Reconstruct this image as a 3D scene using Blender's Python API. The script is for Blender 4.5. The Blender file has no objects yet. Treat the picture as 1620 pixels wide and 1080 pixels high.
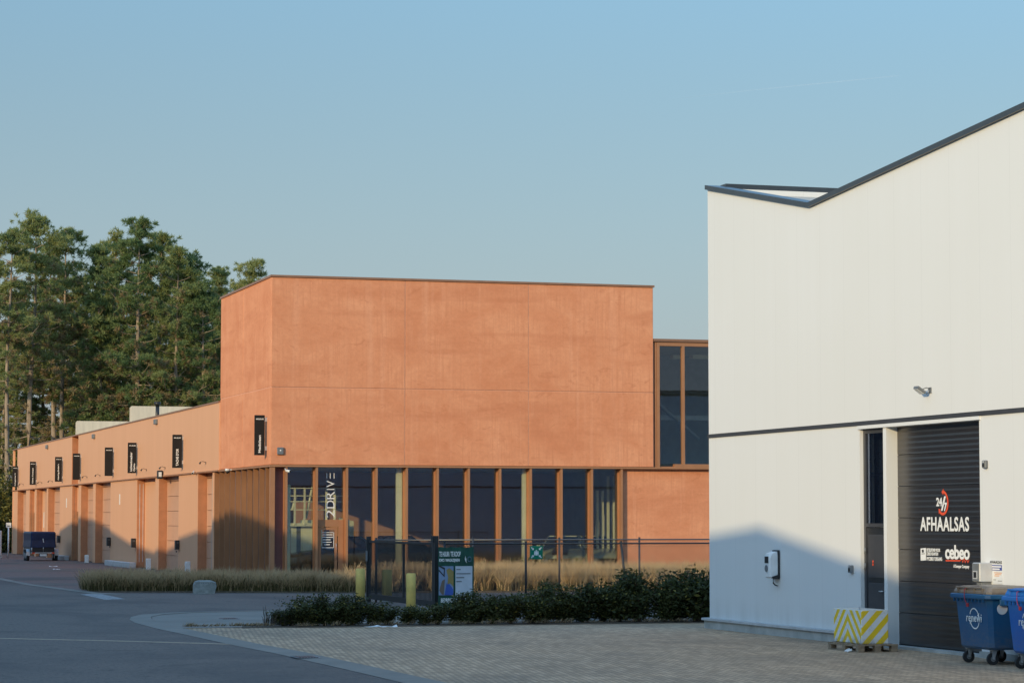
import bpy, bmesh, math, random
from mathutils import Matrix, Vector
R = math.radians
scene = bpy.context.scene
COL = scene.collection

# ------------------------------------------------------------------ camera, sky, sun, exposure
# world axes: X runs along the showroom front, Y runs down the street, ground at z = 0
F, CAMH = 4100.0, 2.4
TH = math.atan(282 / F)
AL = math.atan(1260 * math.cos(TH) / F)
cam = bpy.data.cameras.new('camera')
cam.sensor_width = 36.0
cam.lens = F / 1620 * 36
cam.clip_start = 1.0
cam.clip_end = 20000
camo = bpy.data.objects.new('camera', cam)
COL.objects.link(camo)
camo.location = (0, 0, CAMH)
camo.rotation_euler = (R(90) + TH, 0, -AL)
scene.camera = camo

SUN_PHI, SUN_EL = R(38), R(14.2)
SKY_LOW, SKY_HIGH = 0.64, 2.9
to_sun = Vector((-math.cos(SUN_PHI) * math.cos(SUN_EL), -math.sin(SUN_PHI) * math.cos(SUN_EL), math.sin(SUN_EL)))
world = bpy.data.worlds.new('World')
scene.world = world
world.use_nodes = True
wn = world.node_tree.nodes
bg = wn['Background']
sky = wn.new('ShaderNodeTexSky')
sky.sky_type = 'NISHITA'
sky.sun_disc = False
sky.sun_elevation = SUN_EL
sky.sun_rotation = math.atan2(to_sun.x, to_sun.y)
sky.altitude = 50
sky.air_density = 1.0
sky.dust_density = 0.6
sky.ozone_density = 2.2
# thin lavender haze low in the sky, and a fuller blue overhead
wl = world.node_tree.links
wtc = wn.new('ShaderNodeTexCoord'); wsp = wn.new('ShaderNodeSeparateXYZ'); wl.new(wtc.outputs['Generated'], wsp.inputs[0])
def wramp(lo, hi, a, b):
    r = wn.new('ShaderNodeMapRange'); r.interpolation_type = 'SMOOTHSTEP'; wl.new(wsp.outputs[2], r.inputs[0])
    for i, x in zip((1, 2, 3, 4), (lo, hi, a, b)): r.inputs[i].default_value = x
    return r.outputs[0]
wsc = wn.new('ShaderNodeVectorMath'); wsc.operation = 'SCALE'; wl.new(sky.outputs[0], wsc.inputs[0]); wl.new(wramp(0.12, 0.75, SKY_LOW, SKY_HIGH), wsc.inputs['Scale'])
wmx = wn.new('ShaderNodeMix'); wmx.data_type = 'RGBA'; wl.new(wramp(-0.02, 0.25, 0.92, 0.10), wmx.inputs[0])
wtn = wn.new('ShaderNodeMix'); wtn.data_type = 'RGBA'; wtn.blend_type = 'MULTIPLY'; wtn.inputs[0].default_value = 1.0; wtn.inputs[7].default_value = (0.85, 1.01, 1.0, 1)
wl.new(wsc.outputs[0], wtn.inputs[6]); wl.new(wtn.outputs[2], wmx.inputs[6]); wmx.inputs[7].default_value = (2.18, 2.38, 2.72, 1)
wl.new(wmx.outputs[2], bg.inputs[0])
bg.inputs[1].default_value = 0.15
sl = bpy.data.lights.new('sun', 'SUN')
sl.energy = 2.58
sl.angle = R(0.53)
sl.color = (1.0, 0.785, 0.45)
so = bpy.data.objects.new('sun', sl)
so.rotation_euler = to_sun.to_track_quat('Z', 'Y').to_euler()
so.location = (-60, -40, 60)
COL.objects.link(so)
scene.view_settings.view_transform = 'Standard'
scene.view_settings.look = 'None'
scene.view_settings.exposure = 0.25
scene.view_settings.gamma = 1.0
scene.cycles.max_bounces = 8
scene.cycles.transparent_max_bounces = 24

# ------------------------------------------------------------------ measuring helpers (photo pixel -> point on a known plane)
ca, sa, ct, st = math.cos(AL), math.sin(AL), math.cos(TH), math.sin(TH)
def ray(u, v):
    a = (u - 810) / F; b = (540 - v) / F
    f = ct - b * st; z = st + b * ct
    return (a * ca + f * sa, -a * sa + f * ca, z)
def gr(u, v, z=0.0):
    r = ray(u, v); t = (z - CAMH) / r[2]
    return Vector((r[0] * t, r[1] * t, z))
def onx(u, v, X):
    r = ray(u, v); t = X / r[0]
    return Vector((X, r[1] * t, CAMH + r[2] * t))
def ony(u, v, Y):
    r = ray(u, v); t = Y / r[1]
    return Vector((r[0] * t, Y, CAMH + r[2] * t))

# ------------------------------------------------------------------ object helpers
def tag(o, label=None, cat=None, group=None, kind=None):
    if label: o['label'] = label
    if cat: o['category'] = cat
    if group: o['group'] = group
    if kind: o['kind'] = kind
    return o
def empty(name, loc=(0, 0, 0), rz=0.0, label=None, cat=None, group=None):
    o = bpy.data.objects.new(name, None)
    o.empty_display_size = 0.3
    o.location = loc; o.rotation_euler = (0, 0, rz)
    COL.objects.link(o)
    return tag(o, label, cat, group)
def copy_tree(o, parent=None):
    c = o.copy(); COL.objects.link(c)
    if parent: c.parent = parent
    for ch in list(o.children): copy_tree(ch, c)
    return c
class MB:
    """collects faces, then links them as one mesh object; coordinates are relative to the parent thing"""
    def __init__(s): s.v = []; s.f = []; s.m = []; s.sm = []
    def face(s, pts, mi=0, sm=False):
        n = len(s.v); s.v += [tuple(p) for p in pts]
        s.f.append(tuple(range(n, n + len(pts)))); s.m.append(mi); s.sm.append(sm)
    def grid(s, rings, mi=0, close=True, caps=True, sm=True):
        n = len(s.v); k = len(rings[0])
        for r in rings: s.v += [tuple(p) for p in r]
        for i in range(len(rings) - 1):
            for j in range(k if close else k - 1):
                j2 = (j + 1) % k
                s.f.append((n + i * k + j, n + i * k + j2, n + (i + 1) * k + j2, n + (i + 1) * k + j)); s.m.append(mi); s.sm.append(sm)
        if caps and close:
            s.f.append(tuple(n + j for j in reversed(range(k)))); s.m.append(mi); s.sm.append(False)
            b = n + (len(rings) - 1) * k
            s.f.append(tuple(b + j for j in range(k))); s.m.append(mi); s.sm.append(False)
    def box(s, x0, x1, y0, y1, z0, z1, mi=0):
        if x0 > x1: x0, x1 = x1, x0
        if y0 > y1: y0, y1 = y1, y0
        if z0 > z1: z0, z1 = z1, z0
        s.grid([[(x0, y0, z0), (x1, y0, z0), (x1, y1, z0), (x0, y1, z0)], [(x0, y0, z1), (x1, y0, z1), (x1, y1, z1), (x0, y1, z1)]], mi, sm=False)
    def rbox(s, x0, x1, y0, y1, z0, z1, b=0.02, mi=0):
        """box with chamfered edges"""
        def ring(i, z): return [(x0 + i + b, y0 + i, z), (x1 - i - b, y0 + i, z), (x1 - i, y0 + i + b, z), (x1 - i, y1 - i - b, z), (x1 - i - b, y1 - i, z), (x0 + i + b, y1 - i, z), (x0 + i, y1 - i - b, z), (x0 + i, y0 + i + b, z)]
        s.grid([ring(b, z0), ring(0, z0 + b), ring(0, z1 - b), ring(b, z1)], mi, sm=False)
    def prism(s, pts, d, mi=0):
        """polygon (list of 3-D points) extruded by vector d"""
        d = Vector(d); s.grid([[Vector(p) for p in pts], [Vector(p) + d for p in pts]], mi, sm=False)
    def tube(s, path, rad, n=8, mi=0, sm=True, caps=True):
        path = [Vector(p) for p in path]
        if not hasattr(rad, '__len__'): rad = [rad] * len(path)
        rings = []
        for i, p in enumerate(path):
            t = (path[min(i + 1, len(path) - 1)] - path[max(i - 1, 0)]).normalized()
            u = t.cross(Vector((0, 0, 1)))
            if u.length < 1e-3: u = Vector((1, 0, 0))
            u.normalize(); w = u.cross(t)
            rings.append([p + (u * math.cos(2 * math.pi * k / n) + w * math.sin(2 * math.pi * k / n)) * rad[i] for k in range(n)])
        s.grid(rings, mi, sm=sm, caps=caps)
    def cyl(s, c, r, h, axis='z', n=24, mi=0, r2=None):
        c = Vector(c); ax = {'x': Vector((1, 0, 0)), 'y': Vector((0, 1, 0)), 'z': Vector((0, 0, 1))}[axis]
        s.tube([c, c + ax * h], [r, r if r2 is None else r2], n, mi)
    def build(s, name, mats, parent=None, label=None):
        me = bpy.data.meshes.new(name)
        me.from_pydata(s.v, [], s.f)
        if not isinstance(mats, (list, tuple)): mats = [mats]
        for m in mats: me.materials.append(m)
        me.polygons.foreach_set('material_index', s.m)
        me.polygons.foreach_set('use_smooth', s.sm)
        me.update()
        bm = bmesh.new(); bm.from_mesh(me)
        if len(bm.faces) < 20000: bmesh.ops.recalc_face_normals(bm, faces=bm.faces)
        bm.to_mesh(me); bm.free()
        o = bpy.data.objects.new(name, me); COL.objects.link(o)
        if parent:
            o.parent = parent
        if label: o['label'] = label
        return o
def bx(name, m, parent, *a):
    b = MB(); b.box(*a); return b.build(name, m, parent)
def raw_mesh(name, verts, faces, mats, parent=None, mi=None):
    me = bpy.data.meshes.new(name)
    me.from_pydata(verts, [], faces)
    if not isinstance(mats, (list, tuple)): mats = [mats]
    for m in mats: me.materials.append(m)
    if mi is not None: me.polygons.foreach_set('material_index', mi)
    me.update()
    o = bpy.data.objects.new(name, me); COL.objects.link(o)
    if parent: o.parent = parent
    return o
def text_mesh(s, w, h, bold=0.0, depth=0.004, spacing=1.0):
    """lettering fitted to w x h, lower left corner at the origin, in the XY plane"""
    cu = bpy.data.curves.new('lettering', 'FONT'); cu.body = s; cu.offset = bold; cu.extrude = 0.004
    cu.space_character = spacing; cu.space_line = 0.95; cu.resolution_u = 4
    o = bpy.data.objects.new('lettering', cu); COL.objects.link(o)
    dg = bpy.context.evaluated_depsgraph_get(); dg.update()
    me = bpy.data.meshes.new_from_object(o.evaluated_get(dg))
    bpy.data.objects.remove(o); bpy.data.curves.remove(cu)
    xs = [v.co.x for v in me.vertices]; ys = [v.co.y for v in me.vertices]
    x0, x1, y0, y1 = min(xs), max(xs), min(ys), max(ys)
    for v in me.vertices:
        v.co = ((v.co.x - x0) / (x1 - x0) * w, (v.co.y - y0) / (y1 - y0) * h, v.co.z / 0.004 * depth)
    return me
def text(name, s, origin, xdir, ydir, w, h, m, parent, bold=0.0, spacing=1.0, depth=0.003):
    me = text_mesh(s, w, h, bold, depth, spacing)
    xd, yd = Vector(xdir).normalized(), Vector(ydir).normalized(); zd = xd.cross(yd)
    M = Matrix((xd, yd, zd)).transposed().to_4x4(); M.translation = Vector(origin)
    me.transform(M); me.materials.append(m)
    o = bpy.data.objects.new(name, me); COL.objects.link(o)
    if parent: o.parent = parent
    return o
STREET = ((0, -1, 0), (0, 0, 1))       # lettering on a wall that faces the street (-X)
FRONT = ((1, 0, 0), (0, 0, 1))         # lettering on a wall that faces -Y
UPWARD = ((0, 0, 1), (-1, 0, 0))       # lettering that reads upward on a board facing -Y

# ------------------------------------------------------------------ materials
class NT:
    def __init__(s, name):
        s.m = bpy.data.materials.new(name); s.m.use_nodes = True
        s.t = s.m.node_tree; s.n = s.t.nodes; s.p = s.n['Principled BSDF']
        s.tc = s.n.new('ShaderNodeTexCoord')
        s.geo = None
    def lk(s, a, b): s.t.links.new(a, b)
    def pos(s):
        if not s.geo: s.geo = s.n.new('ShaderNodeNewGeometry')
        return s.geo.outputs['Position']
    def mp(s, scale=(1, 1, 1), world=True, rot=(0, 0, 0)):
        m = s.n.new('ShaderNodeMapping'); m.inputs['Scale'].default_value = scale; m.inputs['Rotation'].default_value = rot
        s.lk(s.pos() if world else s.tc.outputs['Object'], m.inputs[0]); return m.outputs[0]
    def noise(s, vec, scale=1.0, detail=4, rough=0.55, dist=0.0):
        n = s.n.new('ShaderNodeTexNoise'); s.lk(vec, n.inputs['Vector'])
        n.inputs['Scale'].default_value = scale; n.inputs['Detail'].default_value = detail
        n.inputs['Roughness'].default_value = rough; n.inputs['Distortion'].default_value = dist
        return n.outputs['Fac']
    def ramp(s, fac, lo, hi, a=0.0, b=1.0):
        r = s.n.new('ShaderNodeMapRange'); s.lk(fac, r.inputs[0])
        for i, x in zip((1, 2, 3, 4), (lo, hi, a, b)): r.inputs[i].default_value = x
        return r.outputs[0]
    def mix(s, fac, a, b, mode='MIX'):
        x = s.n.new('ShaderNodeMix'); x.data_type = 'RGBA'; x.blend_type = mode
        for sock, val in ((x.inputs[0], fac), (x.inputs[6], a), (x.inputs[7], b)):
            if hasattr(val, 'is_linked'): s.lk(val, sock)
            elif isinstance(val, (int, float)): sock.default_value = val
            else: sock.default_value = (*val, 1)
        return x.outputs[2]
    def math(s, op, a, b=None):
        x = s.n.new('ShaderNodeMath'); x.operation = op
        for i, val in enumerate((a, b)):
            if val is None: continue
            if hasattr(val, 'is_linked'): s.lk(val, x.inputs[i])
            else: x.inputs[i].default_value = val
        return x.outputs[0]
    def sep(s, vec):
        x = s.n.new('ShaderNodeSeparateXYZ'); s.lk(vec, x.inputs[0]); return x.outputs
    def col(s, c):
        if hasattr(c, 'is_linked'): s.lk(c, s.p.inputs['Base Color'])
        else: s.p.inputs['Base Color'].default_value = (*c, 1)
        return s
    def set(s, rough=0.6, metal=0.0, spec=0.5):
        if hasattr(rough, 'is_linked'): s.lk(rough, s.p.inputs['Roughness'])
        else: s.p.inputs['Roughness'].default_value = rough
        s.p.inputs['Metallic'].default_value = metal; s.p.inputs['Specular IOR Level'].default_value = spec; return s
    def bump(s, h, strength=0.3, dist=0.01):
        b = s.n.new('ShaderNodeBump'); b.inputs['Strength'].default_value = strength; b.inputs['Distance'].default_value = dist
        s.lk(h, b.inputs['Height']); s.lk(b.outputs[0], s.p.inputs['Normal']); return s
def simple(name, c, rough=0.5, metal=0.0, spec=0.5, var=0.12, scale=3.0):
    """one colour broken up by a little dirt and unevenness"""
    t = NT(name); v = t.mp()
    n = t.noise(v, scale, 6, 0.6)
    d = tuple(x * (1 - var) for x in c); u = tuple(min(1, x * (1 + var)) for x in c)
    t.col(t.mix(t.ramp(n, 0.3, 0.7), d, u)).set(rough, metal, spec)
    return t.m
M = {}
# terracotta concrete: mottled, with soft bands and vertical washes
t = NT('terracotta_concrete')
big = t.noise(t.mp((0.55, 0.55, 0.8)), 1.0, 7, 0.62, 0.6)
band = t.noise(t.mp((0.22, 0.22, 1.5)), 1.0, 6, 0.6, 0.3)
wash = t.noise(t.mp((3.2, 3.2, 0.14)), 1.0, 5, 0.65)
fine = t.noise(t.mp(), 9.0, 8, 0.7)
c = t.mix(t.ramp(big, 0.34, 0.66), (0.685, 0.266, 0.134), (0.805, 0.358, 0.196))
c = t.mix(t.ramp(band, 0.50, 0.70, 0, 0.62), c, (0.61, 0.225, 0.112))
c = t.mix(t.ramp(wash, 0.52, 0.75, 0, 0.45), c, (0.84, 0.42, 0.26))
scr = t.noise(t.mp((0.9, 0.9, 1.9)), 1.3, 9, 0.7, 1.6)
c = t.mix(t.ramp(scr, 0.57, 0.66, 0, 0.5), c, (0.57, 0.205, 0.10))
rake = t.noise(t.mp((14, 14, 0.5)), 1.0, 3, 0.6)
c = t.mix(t.math('MULTIPLY', t.ramp(rake, 0.5, 0.7, 0, 0.5), t.ramp(big, 0.4, 0.6)), c, (0.60, 0.22, 0.11))
c = t.mix(t.ramp(fine, 0.35, 0.65, 0, 0.22), c, (0.46, 0.17, 0.09))
t.col(c).set(0.85, 0, 0.25).bump(t.math('ADD', fine, big), 0.35, 0.02)
M['concrete'] = t.m
# ribbed terracotta sheet cladding
t = NT('terracotta_cladding')
sp = t.sep(t.pos())
rib = t.math('FRACT', t.math('MULTIPLY', sp[1], 2.0))
ribm = t.ramp(rib, 0.0, 0.10, 1, 0)
streak = t.noise(t.mp((0.4, 0.9, 0.06)), 1.0, 5, 0.6)
c = t.mix(t.ramp(streak, 0.3, 0.7), (0.76, 0.40, 0.225), (0.79, 0.42, 0.24))
c = t.mix(t.math('MULTIPLY', ribm, 0.12), c, (0.40, 0.19, 0.1))
t.col(c).set(0.55, 0.08, 0.35)
M['clad'] = t.m
M['clad_door'] = simple('terracotta_door', (0.62, 0.34, 0.215), 0.5, 0, 0.4, 0.06, 2)
M['bronze'] = simple('bronze_aluminium', (0.46, 0.215, 0.105), 0.42, 0.25, 0.5, 0.08, 1.5)
M['fin'] = simple('bronze_fin', (0.34, 0.155, 0.072), 0.5, 0.2, 0.5, 0.12, 1.0)
M['bronze_dark'] = simple('dark_bronze_cap', (0.34, 0.175, 0.105), 0.4, 0.3)
M['maroon_gap'] = simple('dark_joint_recess', (0.36, 0.15, 0.085), 0.9)
M['seal'] = simple('pale_joint', (0.74, 0.36, 0.225), 0.8)
# white sandwich panels
t = NT('white_panel')
sp = t.sep(t.pos())
fr = t.math('FRACT', t.math('MULTIPLY', t.math('ADD', sp[1], t.math('MULTIPLY', sp[0], 1.0)), 1.0 / 1.15))
ln = t.ramp(t.math('ABSOLUTE', t.math('SUBTRACT', fr, 0.5)), 0.488, 0.497, 0, 1)
fr2 = t.math('FRACT', t.math('MULTIPLY', sp[1], 5.2))
micro = t.ramp(t.math('ABSOLUTE', t.math('SUBTRACT', fr2, 0.5)), 0.42, 0.5, 0, 1)
streak = t.noise(t.mp((1.2, 1.2, 0.05)), 1.5, 6, 0.6)
cloud = t.noise(t.mp((0.2, 0.2, 0.25)), 1.0, 3, 0.5)
c = t.mix(t.ramp(streak, 0.35, 0.7), (0.765, 0.763, 0.755), (0.752, 0.748, 0.735))
c = t.mix(t.ramp(cloud, 0.35, 0.7, 0, 0.5), c, (0.73, 0.725, 0.70))
c = t.mix(t.math('MULTIPLY', micro, 0.03), c, (0.9, 0.9, 0.9))
c = t.mix(t.math('MULTIPLY', ln, 0.17), c, (0.50, 0.50, 0.49))
splash = t.math('MULTIPLY', t.ramp(sp[2], 0.2, 0.75, 1, 0), t.ramp(streak, 0.4, 0.7, 0.15, 0.6))
c = t.mix(splash, c, (0.52, 0.50, 0.46))
t.col(c).set(0.38, 0, 0.4)
t.bump(t.math('SUBTRACT', t.math('MULTIPLY', micro, 0.1), ln), 0.10, 0.004)
M['white'] = t.m
t = NT('roof_sheet')
streak = t.noise(t.mp((3, 0.3, 0.3)), 1.5, 6, 0.65)
t.col(t.mix(t.ramp(streak, 0.35, 0.7), (0.66, 0.57, 0.44), (0.53, 0.46, 0.36))).set(0.6)
M['roof'] = t.m
M['trim'] = simple('anthracite_trim', (0.05, 0.06, 0.072), 0.32, 0.2, 0.6)
M['band'] = simple('dark_band', (0.05, 0.05, 0.056), 0.4)
t = NT('concrete_base')
n1 = t.noise(t.mp(), 2.0, 7, 0.65)
t.col(t.mix(t.ramp(n1, 0.3, 0.7), (0.30, 0.30, 0.28), (0.48, 0.475, 0.45))).set(0.85).bump(n1, 0.3, 0.01)
M['plinth'] = t.m
M['sill'] = simple('sill_metal', (0.55, 0.56, 0.57), 0.4, 0.2)
# dark ribbed sectional door
t = NT('black_sectional_door')
sp = t.sep(t.pos())
r1 = t.math('SINE', t.math('MULTIPLY', sp[2], 2 * math.pi / 0.10))
warp = t.noise(t.mp((0.3, 0.6, 1.4)), 1.0, 3)
t.col(t.mix(t.ramp(t.noise(t.mp((1, 1, 0.2)), 1.2, 5), 0.35, 0.7), (0.014, 0.012, 0.013), (0.026, 0.022, 0.022))).set(0.30, 0, 1.0)
t.p.inputs['Coat Weight'].default_value = 0.22; t.p.inputs['Coat Roughness'].default_value = 0.22
t.bump(t.math('ADD', t.math('MULTIPLY', r1, 0.5), t.math('MULTIPLY', warp, 1.2)), 0.6, 0.008)
M['blackdoor'] = t.m
M['black'] = simple('black_paint', (0.018, 0.018, 0.02), 0.4)
M['blackboard'] = simple('black_sign_board', (0.016, 0.015, 0.015), 0.65, 0, 0.25)
M['ink'] = simple('white_lettering', (0.80, 0.79, 0.77), 0.6, 0, 0.3, 0.04)
M['inkblack'] = simple('black_lettering', (0.03, 0.03, 0.035), 0.6)
M['red'] = simple('red_print', (0.75, 0.09, 0.035), 0.5, 0, 0.4, 0.05)
M['red_dark'] = simple('red_cord_plastic', (0.42, 0.02, 0.025), 0.5)
M['orange'] = simple('orange_print', (0.75, 0.27, 0.04), 0.5)
M['navy'] = simple('blue_print', (0.035, 0.06, 0.30), 0.5)
M['steel'] = simple('galvanised_steel', (0.52, 0.54, 0.56), 0.35, 0.6, 0.5, 0.2, 6)
M['fence'] = simple('black_fence_paint', (0.022, 0.023, 0.025), 0.45)
M['fence_grey'] = simple('grey_fence_coating', (0.06, 0.06, 0.065), 0.4, 0.3)
M['rail'] = simple('fence_rail', (0.11, 0.105, 0.105), 0.35, 0.5)
M['yellow'] = simple('faded_yellow_paint', (0.74, 0.53, 0.15), 0.55, 0, 0.4, 0.16, 4)
M['rubber'] = simple('rubber', (0.02, 0.02, 0.021), 0.8)
M['plastic_white'] = simple('white_plastic', (0.72, 0.73, 0.73), 0.3)
M['plastic_grey'] = simple('grey_plastic', (0.16, 0.17, 0.18), 0.45)
M['interior'] = simple('showroom_wall', (0.42, 0.42, 0.41), 0.8)
M['interior_floor'] = simple('showroom_floor', (0.22, 0.225, 0.23), 0.35)
M['cream'] = simple('cream_painted_steel', (0.86, 0.86, 0.66), 0.5, 0, 0.4, 0.08)
t = NT('timber')
g = t.noise(t.mp((2, 14, 14), False), 1.5, 6, 0.6)
t.col(t.mix(t.ramp(g, 0.3, 0.7), (0.20, 0.14, 0.09), (0.36, 0.27, 0.18))).set(0.8).bump(g, 0.3, 0.01)
M['timber'] = t.m
def glass(name, tint=(0.8, 0.85, 0.88), r0=0.06, rough=0.01):
    """one face of a pane: clear with a tint, and a mirror that grows towards grazing angles"""
    t = NT(name); out = t.n['Material Output']; t.n.remove(t.p)
    tr = t.n.new('ShaderNodeBsdfTransparent'); tr.inputs[0].default_value = (*tint, 1)
    gl = t.n.new('ShaderNodeBsdfGlossy'); gl.inputs['Roughness'].default_value = rough; gl.inputs['Color'].default_value = (0.66, 0.76, 1.0, 1)
    w = t.noise(t.mp((0.25, 0.25, 0.25)), 1.0, 2)
    b = t.n.new('ShaderNodeBump'); b.inputs['Strength'].default_value = 0.03; b.inputs['Distance'].default_value = 0.05
    t.lk(w, b.inputs['Height']); t.lk(b.outputs[0], gl.inputs['Normal'])
    g = t.n.new('ShaderNodeNewGeometry'); d = t.n.new('ShaderNodeVectorMath'); d.operation = 'DOT_PRODUCT'
    t.lk(g.outputs['Normal'], d.inputs[0]); t.lk(g.outputs['Incoming'], d.inputs[1])
    k = t.math('POWER', t.math('SUBTRACT', 1.0, t.math('ABSOLUTE', d.outputs['Value'])), 5.0)
    f = t.math('ADD', r0, t.math('MULTIPLY', k, 1 - r0))
    mx = t.n.new('ShaderNodeMixShader'); t.lk(f, mx.inputs[0]); t.lk(tr.outputs[0], mx.inputs[1]); t.lk(gl.outputs[0], mx.inputs[2])
    t.lk(mx.outputs[0], out.inputs[0]); return t.m
M['glass'] = glass('showroom_glass', (0.86, 0.87, 0.82), 0.08)
M['glass_dark'] = glass('dark_window_glass', (0.45, 0.5, 0.56), 0.20)
M['glass_green'] = glass('green_tinted_glass', (0.45, 0.68, 0.42), 0.06)
# ground
t = NT('asphalt')
n1 = t.noise(t.mp(), 28.0, 6, 0.75); n2 = t.noise(t.mp((0.25, 0.12, 1)), 1.0, 6, 0.6, 0.4); n3 = t.noise(t.mp((0.8, 0.5, 1)), 1.3, 8, 0.7, 1.0)
c = t.mix(t.ramp(n1, 0.3, 0.72), (0.104, 0.085, 0.074), (0.186, 0.152, 0.132))
n4 = t.noise(t.mp((14, 3.2, 1)), 1.0, 5, 0.85)
c = t.mix(t.ramp(n4, 0.42, 0.64, 0.0, 0.75), c, (0.186, 0.150, 0.122))
c = t.mix(t.ramp(n4, 0.36, 0.47, 0.6, 0), c, (0.045, 0.045, 0.047))
c = t.mix(t.ramp(n2, 0.45, 0.60, 0, 0.62), c, (0.076, 0.070, 0.066))
c = t.mix(t.ramp(n3, 0.55, 0.66, 0, 0.55), c, (0.060, 0.056, 0.054))
t.col(c).set(0.85, 0, 0.3).bump(n1, 0.4, 0.01)
M['asphalt'] = t.m
def paver(name, a, b_, mort, bw, bh, rot=0.0, soil=(0.1, 0.09, 0.075)):
    t = NT(name)
    br = t.n.new('ShaderNodeTexBrick'); t.lk(t.mp((1, 1, 1), True, (0, 0, rot)), br.inputs['Vector'])
    br.inputs['Scale'].default_value = 1.0; br.inputs['Brick Width'].default_value = bw; br.inputs['Row Height'].default_value = bh
    br.inputs['Mortar Size'].default_value = 0.010; br.inputs['Mortar Smooth'].default_value = 0.3; br.inputs['Bias'].default_value = -0.1
    br.inputs['Color1'].default_value = (*a, 1); br.inputs['Color2'].default_value = (*b_, 1); br.inputs['Mortar'].default_value = (*mort, 1)
    n1 = t.noise(t.mp((0.35, 0.2, 1)), 1.0, 7, 0.65, 0.5); n2 = t.noise(t.mp((3.3, 3.3, 1)), 1.0, 6, 0.75)
    c = t.mix(t.ramp(n1, 0.42, 0.7, 0, 0.5), br.outputs[0], soil)
    c = t.mix(t.ramp(n2, 0.55, 0.72, 0, 0.55), c, tuple(x * 0.55 for x in a))
    n3 = t.noise(t.mp((7.5, 2.0, 1)), 1.0, 4, 0.75)
    c = t.mix(t.ramp(n3, 0.56, 0.68, 0, 0.6), c, tuple(x * 0.5 for x in a))
    t.col(c).set(0.85, 0, 0.3)
    t.bump(t.math('ADD', t.math('MULTIPLY', br.outputs['Fac'], -1.0), t.math('MULTIPLY', n2, 0.6)), 0.6, 0.015)
    return t.m
M['paver'] = paver('grey_block_paving', (0.42, 0.285, 0.175), (0.64, 0.445, 0.285), (0.15, 0.115, 0.085), 0.105, 0.31, 0.0)
M['brickpave'] = paver('red_brick_paving', (0.20, 0.13, 0.11), (0.25, 0.165, 0.135), (0.08, 0.07, 0.065), 0.21, 0.105, 0.0, (0.14, 0.13, 0.135))
t = NT('pale_concrete_slab')
n1 = t.noise(t.mp((0.5, 0.5, 1)), 1.0, 8, 0.7); n2 = t.noise(t.mp(), 20, 5, 0.7)
t.col(t.mix(t.ramp(n1, 0.35, 0.7), (0.175, 0.158, 0.135), (0.25, 0.226, 0.192))).set(0.85).bump(n2, 0.3, 0.01)
M['slab'] = t.m
t = NT('soil')
n1 = t.noise(t.mp(), 6, 8, 0.75)
t.col(t.mix(t.ramp(n1, 0.3, 0.7), (0.05, 0.038, 0.026), (0.16, 0.125, 0.085))).set(0.95).bump(n1, 0.8, 0.05)
M['soil'] = t.m
t = NT('field_ground')
n1 = t.noise(t.mp(), 0.3, 8, 0.7)
t.col(t.mix(t.ramp(n1, 0.3, 0.7), (0.05, 0.055, 0.025), (0.12, 0.10, 0.05))).set(0.95)
M['field'] = t.m
def worn(name, c, keep=0.5):
    """road paint worn through to the asphalt"""
    t = NT(name); n1 = t.noise(t.mp((2, 2, 1)), 3.0, 8, 0.8)
    t.col(t.mix(t.ramp(n1, keep - 0.12, keep + 0.12), c, (0.10, 0.10, 0.10))).set(0.8); return t.m
M['line_yellow'] = worn('worn_ochre_line', (0.36, 0.27, 0.18), 0.6)
M['line_white'] = worn('worn_white_paint', (0.42, 0.42, 0.42), 0.5)
# foliage
def leaf(name, a, b_, trans=0.25, rough=0.55):
    t = NT(name); oi = t.n.new('ShaderNodeObjectInfo')
    n1 = t.noise(t.mp((1, 1, 1)), 0.9, 3, 0.6); n2 = t.noise(t.mp(), 7.0, 3, 0.6)
    f = t.math('ADD', t.math('MULTIPLY', n1, 0.55), t.math('ADD', t.math('MULTIPLY', n2, 0.25), t.math('MULTIPLY', oi.outputs['Random'], 0.30)))
    c = t.mix(t.ramp(f, 0.3, 0.75), a, b_)
    t.col(c).set(rough, 0, 0.3)
    tl = t.n.new('ShaderNodeBsdfTranslucent'); t.lk(c, tl.inputs[0])
    mx = t.n.new('ShaderNodeMixShader'); mx.inputs[0].default_value = trans
    t.lk(t.p.outputs[0], mx.inputs[1]); t.lk(tl.outputs[0], mx.inputs[2]); t.lk(mx.outputs[0], t.n['Material Output'].inputs[0])
    return t.m
M['needle'] = leaf('pine_needles', (0.12, 0.20, 0.075), (0.38, 0.385, 0.14), 0.42)
M['needle_dry'] = leaf('dry_pine_twigs', (0.24, 0.17, 0.085), (0.42, 0.31, 0.17), 0.35)
M['shrubleaf'] = leaf('laurel_leaves', (0.026, 0.036, 0.012), (0.075, 0.085, 0.025), 0.2, 0.6)
M['shrubleaf_warm'] = leaf('yellowing_leaves', (0.13, 0.12, 0.03), (0.26, 0.22, 0.05), 0.25)
M['straw'] = leaf('straw_grass', (0.46, 0.31, 0.145), (0.78, 0.56, 0.30), 0.35)
M['straw_green'] = leaf('green_grass_base', (0.065, 0.058, 0.02), (0.165, 0.14, 0.052), 0.3)
t = NT('pine_bark')
n1 = t.noise(t.mp((4, 4, 0.8)), 1.0, 6, 0.7); sp = t.sep(t.pos())
t.col(t.mix(t.ramp(n1, 0.3, 0.7), (0.16, 0.12, 0.09), (0.44, 0.34, 0.25))).set(0.9).bump(n1, 0.6, 0.04)
M['bark'] = t.m
M['twig'] = simple('shrub_twigs', (0.08, 0.06, 0.045), 0.9)

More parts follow.
